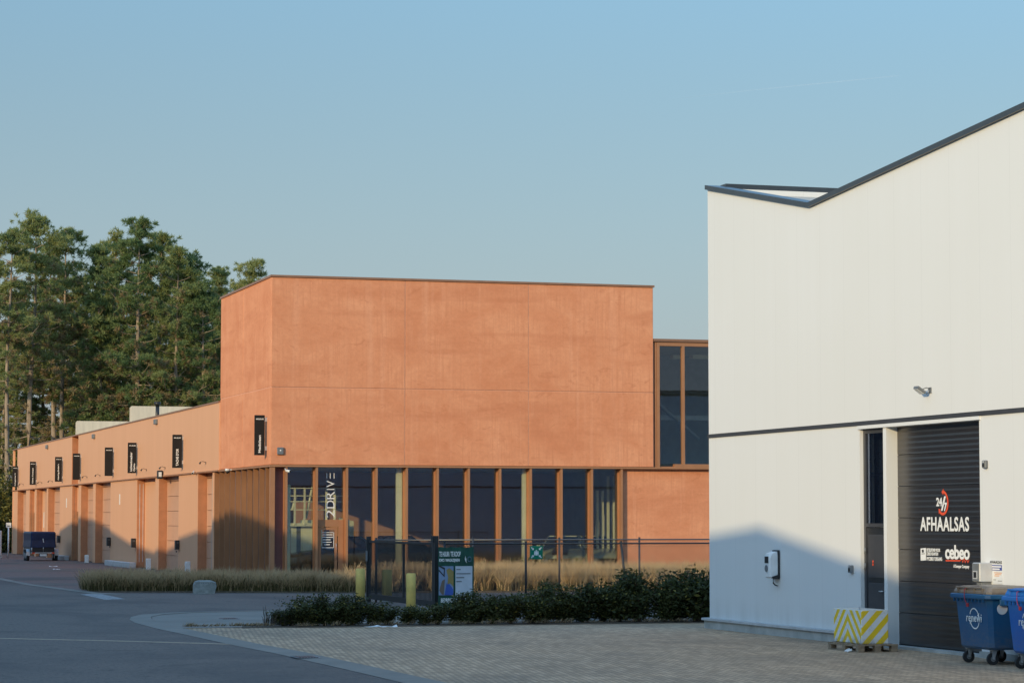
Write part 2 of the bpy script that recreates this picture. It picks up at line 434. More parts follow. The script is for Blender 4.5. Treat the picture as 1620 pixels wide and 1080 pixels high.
# ------------------------------------------------------------------ the setting: ground sheets
XW, YF, XG = 20.22, 97.38, 21.15       # street wall of the terracotta row, front of the showroom, street wall of the white warehouse
def sheet(name, pts, z, m):
    b = MB(); b.face([(p[0], p[1], z) for p in pts]); return tag(b.build(name, m), kind='structure')
sheet('ground', [(-2500, -600), (2500, -600), (2500, 5000), (-2500, 5000)], -0.03, M['field'])
sheet('road', [(-9.5, -40), (62, -40), (62, 96), (24, 200), (-9.5, 240)], 0.0, M['asphalt'])
g_in = [(14.6, 67.7), (13.2, 67.35), (11.78, 66.75), (10.86, 65.6), (10.35, 64.2), (10.1, 62.6), (9.92, 60.8), (9.9, 57.4), (9.99, 53.2), (10.07, 49.1), (10.22, 46.3), (10.28, 41), (10.3, 37), (10.35, 20), (10.4, -35)]
g_out = [(14.7, 68.3), (13.0, 68.0), (11.4, 67.35), (10.4, 66.1), (9.9, 64.5), (9.6, 62.8), (9.42, 60.8), (9.38, 57.4), (9.48, 53.2), (9.55, 49.1), (9.68, 46.3), (9.74, 41), (9.75, 37), (9.8, 20), (9.85, -35)]
b = MB()
for i in range(len(g_in) - 1):
    p0, p1, q0, q1 = g_in[i], g_in[i + 1], g_out[i], g_out[i + 1]
    b.face([(*q0, 0.006), (*q1, 0.006), (*p1, 0.022), (*p0, 0.022)])
    b.face([(*p0, 0.022), (*p1, 0.022), (*p1, -0.01), (*p0, -0.01)])
tag(b.build('gutter', M['slab']), kind='structure')
sheet('paved_yard', [(9.9 + .01, 57.3)] + [(x + .02, y) for x, y in g_in[8:]] + [(60, -35), (60, 57.3)], 0.008, M['paver'])
sheet('concrete_apron', [(18.4, 67.9), (14.6, 67.68)] + [(x + .02, y) for x, y in g_in[1:8]] + [(18.4, 57.4)], 0.012, M['slab'])
sheet('forecourt', [(11.25, 200), (11.2, 105.7), (11.25, 97.2), (11.85, 88.0), (12.0, 85.6), (20.3, 84.2), (20.3, 200)], 0.006, M['brickpave'])
b = MB()
kr = [(11.0, 200), (10.95, 105.7), (11.0, 97.2), (11.6, 87.6), (11.8, 84.9), (12.4, 83.9)]
for i in range(len(kr) - 1):
    p, q = kr[i], kr[i + 1]
    b.face([(*p, 0.008), (*q, 0.008), (q[0] + .28, q[1] + .05, 0.03), (p[0] + .28, p[1] + .05, 0.03)])
tag(b.build('kerb', M['slab']), kind='structure')
for i, (va, vb) in enumerate(((889, 891.5), (899.5, 903.5), (912.5, 917), (922, 925.5))):
    ya, yb = gr(150, vb).y, gr(150, va).y
    sheet('dark_paving_band', [(11.45, ya), (19.6, ya), (19.6, yb), (11.45, yb)], 0.010, M['asphalt'])
# planting beds
def bed(name, pts, z):
    b = MB(); b.prism([(p[0], p[1], -0.02) for p in pts], (0, 0, z + 0.02)); return tag(b.build(name, M['soil']), kind='structure')
bed('hedge_soil', [(11.2, 57.0), (13, 56.75), (32, 56.9), (32, 59.2), (11.6, 58.8)], 0.018)
bed('grass_bed_soil', [(11.95, 86.6), (20, 83.4), (39, 81.35), (39, 96.6), (20.8, 96.9), (19.0, 96.5), (12.4, 91.0)], 0.05)
# worn marks on the asphalt
b = MB()
lp = [(-6, 60.0), (1.5, 56.4), (5.55, 53.47), (7.6, 51.7), (9.3, 49.95), (9.62, 49.55)]
for i in range(len(lp) - 1):
    (x0, y0), (x1, y1) = lp[i], lp[i + 1]
    b.face([(x0, y0, .004), (x1, y1, .004), (x1 + .05, y1 + .42, .004), (x0 + .05, y0 + .42, .004)])
tag(b.build('ochre_road_line', M['line_yellow']), kind='structure')
sheet('white_road_mark', [gr(127, 939.5), gr(157, 938.2), gr(198, 947.0), gr(166, 948.2)], 0.004, M['line_white'])
def ground_iron(u, v, lx, ly, label):
    p = gr(u, v); t_ = empty('drain_cover', (p.x, p.y, 0.012), 0, label, 'drain cover')
    b = MB(); b.box(-lx / 2, lx / 2, -ly / 2, ly / 2, 0, 0.012); b.build('frame', M['plastic_grey'], t_)
    b = MB()
    n = 7
    for i in range(n): b.box(-lx / 2 + .03 + i * (lx - .06) / n, -lx / 2 + .03 + (i + .6) * (lx - .06) / n, -ly / 2 + .03, ly / 2 - .03, 0.0125, 0.018)
    b.build('grate', M['black'], t_)
ground_iron(363, 979, 0.42, 0.5, 'dark slotted drain cover in the pale concrete apron')
ground_iron(484, 1040.5, 0.42, 0.62, 'dark drain cover in the gutter beside the block paving')

# ------------------------------------------------------------------ neighbouring hall across the street (casts the zigzag shade)
D = 30.0; XC = XW - D
DY, DZ = -D * math.tan(SUN_PHI), D / math.cos(SUN_PHI) * math.tan(SUN_EL)
prof = [(-60, 1.6), (-25, 2.3), (-2, 2.3), (12, 1.0), (26, 2.3), (37.7, 0.98), (45.3, 1.84), (50.4, 2.55), (53.4, 2.34), (66, 1.95), (74, 1.65), (77, 1.4), (80, 0.95), (83, 0.45), (87, 0.65),
        (94, 1.75), (97.4, 2.15), (100.8, 2.5), (105.9, 2.8), (109.3, 2.4), (112.9, 1.92), (118.8, 1.5), (125.3, 0.85), (131.9, 1.18), (139, 1.8),
        (147.6, 2.55), (151.6, 2.56), (160.9, 1.74), (171, 1.3), (180, 1.55), (187, 1.92), (198, 2.5), (210, 1.6), (222, 1.2), (245, 2.4)]
pp = [(y + DY, z + DZ) for y, z in prof]
M['hall'] = simple('dark_hall_cladding', (0.03, 0.032, 0.038), 0.6)
cut = 76.0  # unseen hall split here, each part's tone set for its bounce light
zc = next(za + (zb - za) * (cut - ya) / (yb - ya) for (ya, za), (yb, zb) in zip(pp, pp[1:]) if ya <= cut <= yb)
for nm, lab, mm, part_ in (('pale_hall', 'long pale hall with a zigzag roof across the yard, out of view', 'white', [q for q in pp if q[0] < cut] + [(cut, zc)]),
                           ('dark_hall', 'long dark hall with a zigzag roof across the street, out of view', 'hall', [(cut, zc)] + [q for q in pp if q[0] > cut])):
    hall = empty(nm, (XC, 60, 0), 0, lab, 'hall')
    b = MB(); b.prism([(0, part_[0][0] - 60, -0.02)] + [(0, y - 60, z) for y, z in part_] + [(0, part_[-1][0] - 60, -0.02)], (-22, 0, 0))
    b.build('wall', M[mm], hall)
    for k in range(3):
        ym = part_[0][0] + (part_[-1][0] - part_[0][0]) * (k + .5) / 3 - 60; bx('roller_door', M['plastic_grey'], hall, 0, .04, ym - 2, ym + 2, .05, 4.2)

# ------------------------------------------------------------------ white warehouse
wh = empty('white_warehouse', (XG, 54, 0), 0, 'white metal clad warehouse with a zigzag roofline and black roller door', 'warehouse')
X1 = 60.0
def W(pts): return [(p[0] - XG, p[1] - 54, p[2]) for p in pts]
def wbox(name, m, x0, x1, y0, y1, z0, z1, parent=wh): return bx(name, m, parent, x0 - XG, x1 - XG, y0 - 54, y1 - 54, z0, z1)
top = [(54.0, 9.79), (48.29, 8.73), (39.25, 9.36), (31.5, 9.9), (24.0, 8.75), (12.0, 9.7)]
b = MB(); b.prism(W([(XG, 54, 4.30)] + [(XG, y, z) for y, z in top] + [(XG, 12, 4.30)]), (0.3, 0, 0)); b.build('upper_wall', M['white'], wh)
YD0, YD1 = 41.04, 44.83        # roller door opening
YE0, YE1 = 44.97, 46.02        # entrance opening
b = MB()
b.box(0, .3, YE1 - 54, 0, .24, 4.22)
b.build('lower_wall', M['white'], wh)
b = MB(); b.box(0, .3, 12 - 54, YD0 - 54, .12, 4.22); b.build('lower_wall', M['white'], wh)
wbox('pier', M['white'], XG, XG + .3, YD1, YE0, .05, 4.15)
wbox('lintel', M['white'], XG - .03, XG + .3, YD0 - .05, YE1 + .06, 4.15, 4.215)
wbox('band', M['band'], XG - .025, XG + .2, 12, 54.02, 4.222, 4.30)
b = MB(); b.box(0.3, X1 - XG, -.3, 0, .24, 9.79); b.build('end_wall', M['white'], wh)
wbox('band', M['band'], XG + .2, X1, 53.9, 54.025, 4.222, 4.30)
b = MB(); b.box(X1 - XG, X1 - XG + .3, 12 - 54, 0, 0, 8.6); b.build('back_wall', M['white'], wh)
b = MB()
for (ya, za), (yb, zb) in zip(top, top[1:]):
    b.prism(W([(XG + .3, ya, za - .06), (XG + .3, yb, zb - .06), (XG + .3, yb, zb - .2), (XG + .3, ya, za - .2)]), (X1 - XG - .3, 0, 0))
b.build('roof', M['roof'], wh)
b = MB()
for (ya, za), (yb, zb) in zip(top, top[1:]):
    b.prism(W([(XG - .07, ya, za), (XG - .07, yb, zb), (XG - .07, yb, zb + .10), (XG - .07, ya, za + .10)]), (.4, 0, 0))
b.prism(W([(XG + .33, 54.06, 9.795), (XG + .33, 53.72, 9.76), (XG + .33, 53.72, 9.905), (XG + .33, 54.06, 9.905)]), (X1 - XG, 0, 0))
b.build('roof_trim', M['trim'], wh)
wbox('plinth', M['plinth'], XG - .11, XG + .3, YE1 + .02, 54.06, 0, .185)
wbox('sill', M['sill'], XG - .16, XG + .05, YE1 + .02, 54.11, .187, .238)
wbox('plinth', M['plinth'], XG - .05, XG + .3, 12, YD0, 0, .118)
wbox('threshold', M['plinth'], XG - .02, XG + .5, YD0, YE1, 0, .055)
# back of the door recess
wbox('recess_lining', M['black'], XG + .45, XG + .5, YD0 - .3, YE1 + .3, .056, 4.4)
door = empty('roller_door', (.23, YD0 - 54, 0)); door.parent = wh
L = YD1 - YD0
n = 7; hh = (4.22 - .07) / n
b = MB()
for i in range(n):
    b.rbox(0, .05, 0.0, L, .07 + i * hh + .004, .07 + (i + 1) * hh - .004, .006)
b.build('section', M['blackdoor'], door)
bx('bottom_seal', M['rubber'], door, -.005, .05, 0, L, .056, .069)
# print on the door: rectangles measured on the door plane
XD = XG + .23 - .006
def door_text(name, s, u0, v0, u1, v1, m=M['ink'], bold=0.0, spacing=1.0):
    a, c = onx(u0, v1, XD), onx(u1, v0, XD)
    return text(name, s, (a.x - XG - .23, a.y - YD0, a.z), *STREET, a.y - c.y, c.z - a.z, m, door, bold, spacing, 0.002)
door_text('lettering', 'AFHAALSAS', 1456, 817, 1532.8, 839.5, bold=.022, spacing=1.1)
door_text('lettering', '24', 1481.3, 786.5, 1490.3, 800.3, bold=.03)
door_text('lettering', '7', 1493.2, 794.5, 1498.0, 808, bold=.03)
door_text('lettering', '/', 1488.8, 784.5, 1496.2, 807.5, bold=.01)
door_text('lettering', 'cebeo', 1495.5, 862, 1533.8, 883.8, bold=.03, spacing=0.95)
door_text('lettering', 'A Sonepar Company', 1508.5, 893, 1533.3, 899, bold=.02)
door_text('lettering', 'UITSLUITEND VOOR', 1466, 867.2, 1487.2, 872, bold=.025)
door_text('lettering', 'CEBEO KLANTEN', 1466, 873.2, 1484, 878, bold=.025)
door_text('lettering', 'MYCEBEO TOEGANG', 1466, 881, 1490.3, 886, bold=.025)
def door_pt(u, v, dx=0.0):
    p = onx(u, v, XD); return Vector((p.x - XG - .23 + dx, p.y - YD0, p.z))
def door_poly(name, groups, m, dx=0.0):
    b = MB()
    for g in groups: b.prism([door_pt(u, v, dx) for u, v in g], (.003, 0, 0))
    return b.build(name, m, door)
cc = door_pt(1491.5, 795); rr = door_pt(1491.5, 776.5).z - cc.z
b = MB(); k = 28
a0, a1 = R(82), R(-128)
def ringpt(a, r): return cc + Vector((-.001, -math.cos(a) * r, math.sin(a) * r))
for i in range(k):
    t0, t1 = a0 + (a1 - a0) * i / k, a0 + (a1 - a0) * (i + 1) / k
    b.prism([ringpt(t0, rr * .84), ringpt(t0, rr * 1.06), ringpt(t1, rr * 1.06), ringpt(t1, rr * .84)], (.003, 0, 0))
for a, s in ((a0, 1), (a1, -1)):
    b.prism([ringpt(a, rr * .68), ringpt(a, rr * 1.22), ringpt(a + s * .36, rr * .95)], (.003, 0, 0))
b.build('arrow_ring', M['red'], door)
zig = [(1496, 886.1), (1519, 886.3), (1521, 882.8), (1523, 888.8), (1525, 883.2), (1527, 889.2), (1529, 884), (1531, 889), (1533, 885.5)]
b = MB()
for p, q in zip(zig, zig[1:]):
    P, Q = door_pt(*p), door_pt(*q); b.prism([P + Vector((0, 0, .012)), Q + Vector((0, 0, .012)), Q - Vector((0, 0, .014)), P - Vector((0, 0, .014))], (.003, 0, 0))
b.build('pulse_line', M['red'], door)
door_poly('badge', [[(1456.3, 867), (1464.7, 866.2), (1464.9, 885.6), (1456.5, 886.2)]], M['ink'])
door_poly('badge_symbol', [[(1458.3, 869), (1461.3, 868.6), (1461.8, 873), (1458.8, 873.6)], [(1458, 875), (1463, 874.6), (1463, 875.6), (1458, 876)]], M['inkblack'], -.002)
# entrance beside the roller door
en = empty('entrance_door', (.075, YE0 - 54, 0)); en.parent = wh
LE = YE1 - YE0
zt = onx(1380, 829, XG + .08).z
b = MB()
b.box(0, .06, 0, .07, .06, 4.148); b.box(0, .06, LE - .09, LE, .06, 4.148); b.box(0, .06, .07, LE - .09, 4.06, 4.148); b.box(0, .06, .07, LE - .09, zt - .05, zt + .02)
b.build('frame', M['band'], en)
b = MB(); b.box(.028, .032, .07, LE - .09, zt + .02, 4.06); b.build('window', M['glass_dark'], en)
b = MB(); b.box(.036, .05, LE - .22, LE - .17, zt + .02, 4.06); b.box(.036, .05, .07, LE - .09, 3.27, 3.31); b.build('glazing_bar', M['plastic_grey'], en)
b = MB(); b.rbox(.012, .05, .08, LE - .10, .07, zt - .06, .008); b.build('leaf', M['black'], en)
b = MB()
for z0 in (.12, 1.3): b.rbox(.004, .012, .16, LE - .18, z0, z0 + (1.08 if z0 < 1 else .82), .004)
b.build('leaf_panel', M['band'], en)
b = MB(); b.tube([(.0, .15, 1.05), (-.06, .15, 1.05), (-.06, .27, 1.05)], .012); b.build('handle', M['steel'], en)
for z0 in (1.75, 1.45, .4):
    b = MB(); b.cyl((-.008, LE - .06, z0), .022, .12, 'z', 10); b.build('hinge', M['plastic_grey'], en)
b = MB()
pc = onx(1381.5, 890, XG + .08); 
for dz in (.028, -.028): b.cyl((-.004, pc.y - YE0, pc.z + dz - .0), .026, .006, 'x', 14)
b.build('warning_sticker', M['red'], en)
wbox('office_wall', M['interior'], XG + .42, XG + .44, YE0 - .2, YE1 + .2, .06, 4.2)

# ------------------------------------------------------------------ terracotta showroom
sh = empty('terracotta_showroom', (XW, YF, 0), 0, 'terracotta concrete showroom block over a strip of tall windows', 'showroom')
def sbox(name, m, x0, x1, y0, y1, z0, z1, parent=sh): return bx(name, m, parent, x0 - XW, x1 - XW, y0 - YF, y1 - YF, z0, z1)
ZH = 4.50
sbox('core', M['seal'], XW + .009, 35.75, YF + .009, 107.8, ZH + .02, 11.68)
xs = [XW, 25.51, 30.55, 35.77]
g = .017
for z0, z1 in ((ZH + .012, 7.455), (7.485, 11.69)):
    for i in range(3):
        b = MB(); b.rbox(xs[i] + (g if i else 0) - XW, xs[i + 1] - (g if i < 2 else 0) - XW, 0, .2, z0, z1, .012); b.build('concrete_panel', M['concrete'], sh)
    for y0, y1 in ((YF + .21, 102.95), (102.98, 107.83)):
        b = MB(); b.rbox(0, .2, y0 - YF, y1 - YF, z0, z1, .012); b.build('concrete_panel', M['concrete'], sh)
    b = MB(); b.rbox(35.57 - XW, 35.77 - XW, .21, 10.45, z0, z1, .012); b.build('concrete_panel', M['concrete'], sh)
b = MB()
b.box(-.05, 15.60, -.05, .28, 11.695, 11.775); b.box(-.05, .28, .28, 10.5, 11.695, 11.775); b.box(15.3, 15.60, .28, 10.5, 11.695, 11.775)
b.build('parapet_cap', M['bronze_dark'], sh)
sbox('roof', M['roof'], XW + .3, 35.5, YF + .3, 107.7, 11.0, 11.69)
for x in xs[1:3]: sbox('joint_gap', M['maroon_gap'], x + .001, x + .014, YF + .0055, YF + .0088, ZH + .02, 11.68)
sbox('joint_gap', M['maroon_gap'], XW + .02, 35.75, YF + .0056, YF + .0087, 7.468, 7.482)
# window strip
b = MB(); b.box(-.045, 40 - 0, -.045, .42, 4.425, ZH); b.box(-.045, .40, .42, 11.95, 4.425, ZH); b.build('header', M['bronze'], sh)
YG = YF + .36
mx = [20.88, 22.07, 23.26, 24.43, 25.64, 26.88, 28.14, 29.42, 30.68, 31.95, 33.22, 34.47]
for x in mx:
    b = MB(); b.box(x - .085 - XW, x - XW, 0, .34, .02, 4.424); b.box(x - .115 - XW, x + .03 - XW, .30, .42, .021, 4.42); b.build('mullion', M['bronze'], sh)
for i in range(len(mx) - 1):
    z0 = 2.42 if i == 1 else .10
    sbox('window_pane', M['glass'], mx[i] + .03, mx[i + 1] - .115, YG, YG + .02, z0, 4.42)
sbox('sill', M['bronze_dark'], mx[0] - .1, mx[-1], YG - .05, YG + .1, .02, .10)
b = MB(); b.box(0, .17, 0, .25, .02, 4.424); b.build('corner_post', M['bronze'], sh)
M['maroon'] = simple('maroon_panel', (0.20, 0.075, 0.06), 0.6)  # maroon darkened so the corner recess's shadow sits in the colour
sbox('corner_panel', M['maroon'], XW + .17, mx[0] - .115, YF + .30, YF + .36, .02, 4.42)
sd = empty('glass_door', (mx[1] - XW, YG - YF - .05, 0)); sd.parent = sh
wd = mx[2] - mx[1] - .115
b = MB(); b.box(.03, wd, -.03, .06, 2.14, 2.41); b.box(wd - .2, wd, -.03, .06, .03, 2.139); b.box(.03, .10, -.03, .06, .03, 2.139); b.build('frame', M['bronze'], sd)
b = MB(); b.box(.12, .20, .0, .05, .05, 2.12); b.box(wd - .34, wd - .24, 0, .05, .05, 2.12); b.box(.201, wd - .341, 0, .05, 2.02, 2.12); b.box(.201, wd - .341, 0, .05, .05, .2); b.build('leaf_frame', M['bronze'], sd)
b = MB(); b.box(.2, wd - .34, .02, .035, .2, 2.02); b.build('pane', M['glass'], sd)
b = MB(); b.tube([(wd - .29, 0, .9), (wd - .29, -.07, .92), (wd - .29, -.07, 1.48), (wd - .29, 0, 1.5)], .014); b.build('handle', M['steel'], sd)
b = MB()
z1, z0 = 1.93, 1.33; x0, x1 = .24, wd - .36
b.box(x0, x1, .012, .016, z1 - .02, z1); b.box(x0, x1, .012, .016, z0, z0 + .02); b.box(x1 - .02, x1, .012, .016, z0, z1)
for i, (a, e) in enumerate(((.05, .94), (.05, .97), (.05, .78), (.05, .86), (.2, .72))):
    zz = z1 - .08 - i * .095; b.box(x0 + (x1 - x0) * a, x0 + (x1 - x0) * e - .03, .012, .016, zz - .03, zz)
b.build('opening_hours_print', M['ink'], sd)
# lettering that reads upward on the pane above the door
lt = empty('window_lettering', (mx[1] - XW, YG - YF - .012, 0)); lt.parent = sh
pA, pB = ony(516.5, 801, YG), ony(528.5, 765.5, YG)
def up_text(s, u0, v0, u1, v1):
    a, c = ony(u1, v1, YG), ony(u0, v0, YG)
    return text('lettering', s, (a.x - mx[1], -.002, a.z), *UPWARD, c.z - a.z, a.x - c.x, M['ink'], lt, -.004, 1.0, .002)
up_text('2', 516, 806, 529, 818); up_text('D', 516, 791, 529, 803.5); up_text('R', 516, 777, 529, 789); up_text('I', 516, 773, 529, 774.3); up_text('V', 516, 759.5, 529, 770.5)
for u in (516.3, 521.7, 527.8):
    a, c = ony(u, 756.5, YG), ony(u + 1.2, 748, YG); bx('letter_stroke', M['ink'], lt, a.x - mx[1], c.x - mx[1], -.003, 0, a.z, c.z)
# right of the windows
sbox('recessed_wall', M['concrete'], mx[-1] - .02, 60, YF + .20, YF + .4, 0, 4.424)
sbox('pier', M['bronze'], mx[-1] + .001, mx[-1] + .03, YF + .05, YF + .16, .02, 4.42)
uw = empty('upper_window', (35.77 - XW, .04, ZH)); uw.parent = sh
hw = 5.15
b = MB(); b.box(.10, .16, .03, .2, .001, 5.0); b.box(.17, .29, 0, .18, .001, 5.0); b.box(.29, 24, 0, .18, 4.86, 5.0); b.box(.9, 24, -.03, .18, .001, .13); b.box(.29, .9, .05, .18, .001, .03)
b.build('frame', M['bronze'], uw)
for xx in (1.25, 3.6, 6.0, 8.4): bx('mullion', M['bronze'], uw, xx, xx + .11, 0, .18, .131, 4.86)
for xa, xb in ((.29, 1.25), (1.36, 3.6), (3.71, 6.0), (6.11, 8.4), (8.51, 24)): bx('pane', M['glass'], uw, xa, xb, .10, .12, .131, 4.86)
bx('cap', M['bronze_dark'], uw, .02, 24, -.04, .3, 5.03, 5.14)
bx('reveal_post', M['bronze_dark'], uw, .012, .09, .08, .3, .001, 5.0)
bx('hall_back', M['interior'], uw, .02, 24, 8, 8.2, 0, 5.0)
bx('hall_floor', M['interior_floor'], uw, .02, 24, .3, 8, -.02, .0)
bx('roof', M['roof'], uw, .02, 24, .31, 9, 5.0, 5.12)
for xa, xb, z in ((.95, 1.06, 4.55), (1.7, 2.05, 4.5), (2.55, 3.6, 4.52)): bx('ceiling_panel', M['cream'], uw, xa, xb, 2.2, 2.6, z, z + .16)
for q0, q1 in (((.7, 5, 3.9), (3.9, 5, 1.3)), ((.3, 5, 1.3), (1.8, 5, .0))):
    b = MB(); b.tube([q0, q1], .07, 6); b.build('brace', M['sill'], uw)
bx('beam', M['sill'], uw, .1, 12, 5.1, 5.3, 2.1, 2.3)
# rooms behind the glass
sbox('showroom_floor', M['interior_floor'], XW + .42, 36, YF + .45, 111, .0, .045)
sbox('showroom_back_wall', M['interior'], XW + .3, 36, 111, 111.2, 0, 4.42)
sbox('showroom_side_wall', M['interior'], 35.2, 35.4, YF + .45, 111, .046, 4.42)
sbox('showroom_ceiling', M['interior'], XW + .40, 36, YF + .43, 111, 4.43, 4.5)
for u0, u1, yy in ((627.5, 636, 97.82), (827, 833.5, 97.82), (455.5, 459.5, 97.82)):
    a, c = ony(u0, 800, yy), ony(u1, 800, yy)
    sbox('column', M['cream'], a.x, c.x, yy, yy + .16, .046, 4.428 if u0 > 500 else 3.75)
for u in (944, 952, 961, 970.5):
    a = ony(u, 800, 100.5); sbox('column', M['cream'], a.x, a.x + .09, 100.5, 100.6, .046, 3.6 if u < 960 else 4.2)
st_ = empty('gallery', (20.9 - XW, 100.2 - YF, 0)); st_.parent = sh
def gx(u): return ony(u, 800, 100.2).x - 20.9
def gz(v): return ony(500, v, 100.2).z
b = MB()
for u in (465, 480.5, 515, 528, 548): b.box(gx(u), gx(u) + .07, -.03, .04, gz(830), gz(771))
for v in (772, 784, 793, 806): b.tube([(gx(459), 0, gz(v)), (gx(552), 0, gz(v))], .018, 6)
b.build('railing', M['cream'], st_)
b = MB(); b.box(gx(456), gx(553), 0, 2.2, gz(832), gz(827)); b.build('deck', M['cream'], st_)
for u0, v0, u1, v1 in ((485, 820, 496, 764), (463, 806, 470, 782), (528, 812, 533, 784)):
    b = MB(); b.tube([(gx(u0), .1, gz(v0)), (gx(u1), .1, gz(v1))], .052, 6); b.build('brace', M['cream'], st_)
b = MB(); b.box(gx(478), gx(498), .2, .3, gz(905), gz(822)); b.box(gx(463), gx(471), .2, .3, gz(905), gz(832)); b.box(gx(505), gx(512), .2, .3, gz(900), gz(832)); b.build('white_board', M['cream'], st_)
b = MB(); b.box(gx(471), gx(478), .22, .3, gz(905), gz(832)); b.box(gx(498), gx(505), .22, .3, gz(905), gz(832)); b.build('grey_board', M['plastic_grey'], st_)
b = MB()
b.prism([(gx(551), 1.62, gz(818)), (gx(575), 1.62, gz(824)), (gx(575), 1.62, gz(852)), (gx(551), 1.62, gz(854))], (0, .05, 0)); b.build('display_board', M['cream'], st_)  # pale board added in place of a sunlit patch indoors
# bronze fins and glass round the corner, on the street side
FY = [98.33, 99.5, 100.7, 101.9, 103.1, 104.3, 105.5, 106.7, 107.85, 109.0]
for y in FY:
    b = MB(); b.box(0.0, .205, y - YF, y + .05 - YF, .02, 4.424); b.build('fin', M['fin'], sh)
sbox('side_window_pane', M['glass'], XW + .33, XW + .35, YF + .9, 109.3, .1, 4.42)
sbox('side_sill', M['bronze_dark'], XW + .28, XW + .4, YF + .9, 109.3, .02, .1)

# ------------------------------------------------------------------ terracotta row of workshop units down the street
YN, YE = 107.845, 187.2
wg = empty('workshop_row', (XW, YN, 0), 0, 'long low terracotta row of workshop units with recessed doors', 'workshop row')
def gbox(name, m, x0, x1, y0, y1, z0, z1, parent=wg): return bx(name, m, parent, x0 - XW, x1 - XW, y0 - YN, y1 - YN, z0, z1)
RD = .42
gbox('core', M['clad_door'], XW + RD + .1, 42, YN, YE - .05, 0, 7.2)
SL0, SL1 = 152.25, 155.06
gbox('upper_cladding', M['clad'], XW - .04, XW + .5, YN + .004, SL0, 4.50, 7.33)
gbox('upper_cladding', M['clad'], XW - .04, XW + .5, SL1, 184.3, 4.50, 7.33)
gbox('slot_lining', M['clad_door'], XW + .38, XW + .5, SL0, SL1, 4.50, 7.33)
gbox('end_slot', M['clad_door'], XW + .3, XW + .5, 184.3, YE, 4.50, 7.33)
gbox('end_post', M['clad'], XW - .04, XW + .1, YE - .25, YE, .02, 7.33)
gbox('end_wall', M['clad'], XW + .5, 42, YE - .049, YE, .02, 7.33)
gbox('flashing', M['bronze'], XW - .09, XW + .46, YN + .004, YE, 4.44, 4.498)
gbox('parapet_cap', M['bronze_dark'], XW - .08, XW + .6, YN + .004, YE + .05, 7.335, 7.40)
gbox('roof', M['roof'], XW + .6, 42, YN, YE, 7.2, 7.24)
solid = [(112.98, 117.94), (130.2, 139.36), (155.06, 160.84), (176.9, 179.06), (184.2, YE - .26)]
piers = [(123.52, 124.55), (145.12, 146.14), (151.15, 152.25), (166.72, 167.55), (173.0, 173.95)]
for a, c in solid: gbox('wall_panel', M['clad'], XW, XW + RD + .09, a, c, .02, 4.438)
for a, c in piers: gbox('pier', M['clad'], XW, XW + RD + .09, a, c, .02, 4.438)
gbox('wall_panel', M['clad'], XW, XW + RD + .09, 109.12, 109.5, .02, 4.438)
M['reveal'] = simple('deep_terracotta_flashing', (0.44, 0.185, 0.09), 0.5)  # jamb linings coloured darker so the door reveals look less lit
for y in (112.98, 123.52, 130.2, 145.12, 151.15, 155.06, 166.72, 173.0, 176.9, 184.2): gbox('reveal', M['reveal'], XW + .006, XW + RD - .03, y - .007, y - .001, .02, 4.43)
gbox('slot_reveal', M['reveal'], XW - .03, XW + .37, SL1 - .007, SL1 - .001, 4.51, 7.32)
def workshop_door(y0, y1, lit=True):
    d = empty('sectional_door', (RD - .02, y0 - YN, 0)); d.parent = wg
    n = 6; L = y1 - y0; h = 4.18 / n
    b = MB()
    for i in range(n): b.rbox(0, .05, .02, L - .02, .03 + i * h + .008, .03 + (i + 1) * h - .008, .008)
    b.build('leaf', M['clad_door'], d)
    bx('roller_box', M['bronze_dark'], d, -.02, .1, 0, L, 4.215, 4.436)
    b = MB(); b.box(-.02, 0, L * .5 - .12, L * .5 + .12, .9, .98); b.build('handle', M['black'], d)
doors = [(109.5, 112.98), (117.94, 123.52), (124.55, 127.0), (139.36, 145.12), (146.14, 151.15), (160.84, 166.72), (167.55, 171.5), (179.06, 184.2)]
for a, c in doors: workshop_door(a, c)
def workshop_entrance(y0, y1, green=False, top=4.436):
    d = empty('unit_entrance', (RD - .10, y0 - YN, 0)); d.parent = wg
    L = y1 - y0
    b = MB(); b.box(0, .1, 0, .1, .02, top); b.box(0, .1, L - .1, L, .02, top); b.box(0, .1, .1, L - .1, 2.2, 2.3); b.box(0, .1, .1, L - .1, top - .12, top); b.box(0, .1, L * .52, L * .52 + .08, .02, 2.2)
    b.build('frame', M['bronze'], d)
    b = MB(); b.box(.04, .05, .1, L - .1, .04, 2.2); b.box(.04, .05, .1, L - .1, 2.3, top - .12); b.build('glass', M['glass_green'] if green else M['glass_dark'], d)
    b = MB(); b.tube([(-.05, L * .45, .9), (-.05, L * .45, 1.4)], .015, 6); b.build('handle', M['steel'], d)
gbox('recessed_panel', M['clad'], XW + RD - .02, XW + RD + .09, 127.0, 130.19, .02, 4.438)
gbox('recessed_panel', M['clad'], XW + RD - .02, XW + RD + .09, 171.5, 172.99, .02, 4.438)
for y in (130.2, 155.06, 176.9, 173.0):
    b = MB(); b.box(.12, .15, y - YN - .012, y - YN - .001, .3, 4.2); b.box(.29, .32, y - YN - .012, y - YN - .001, .3, 4.2); b.build('side_glazing_bar', M['sill'] if y == 130.2 else M['bronze_dark'], wg)
for a, c, gg in ((152.25, 155.06, True), (173.95, 176.9, True)):
    gbox('recessed_panel', M['clad'], XW + RD - .12, XW + RD + .09, a + .001, c - .001, 2.9, 4.438)
    workshop_entrance(a, c, gg, 2.9)
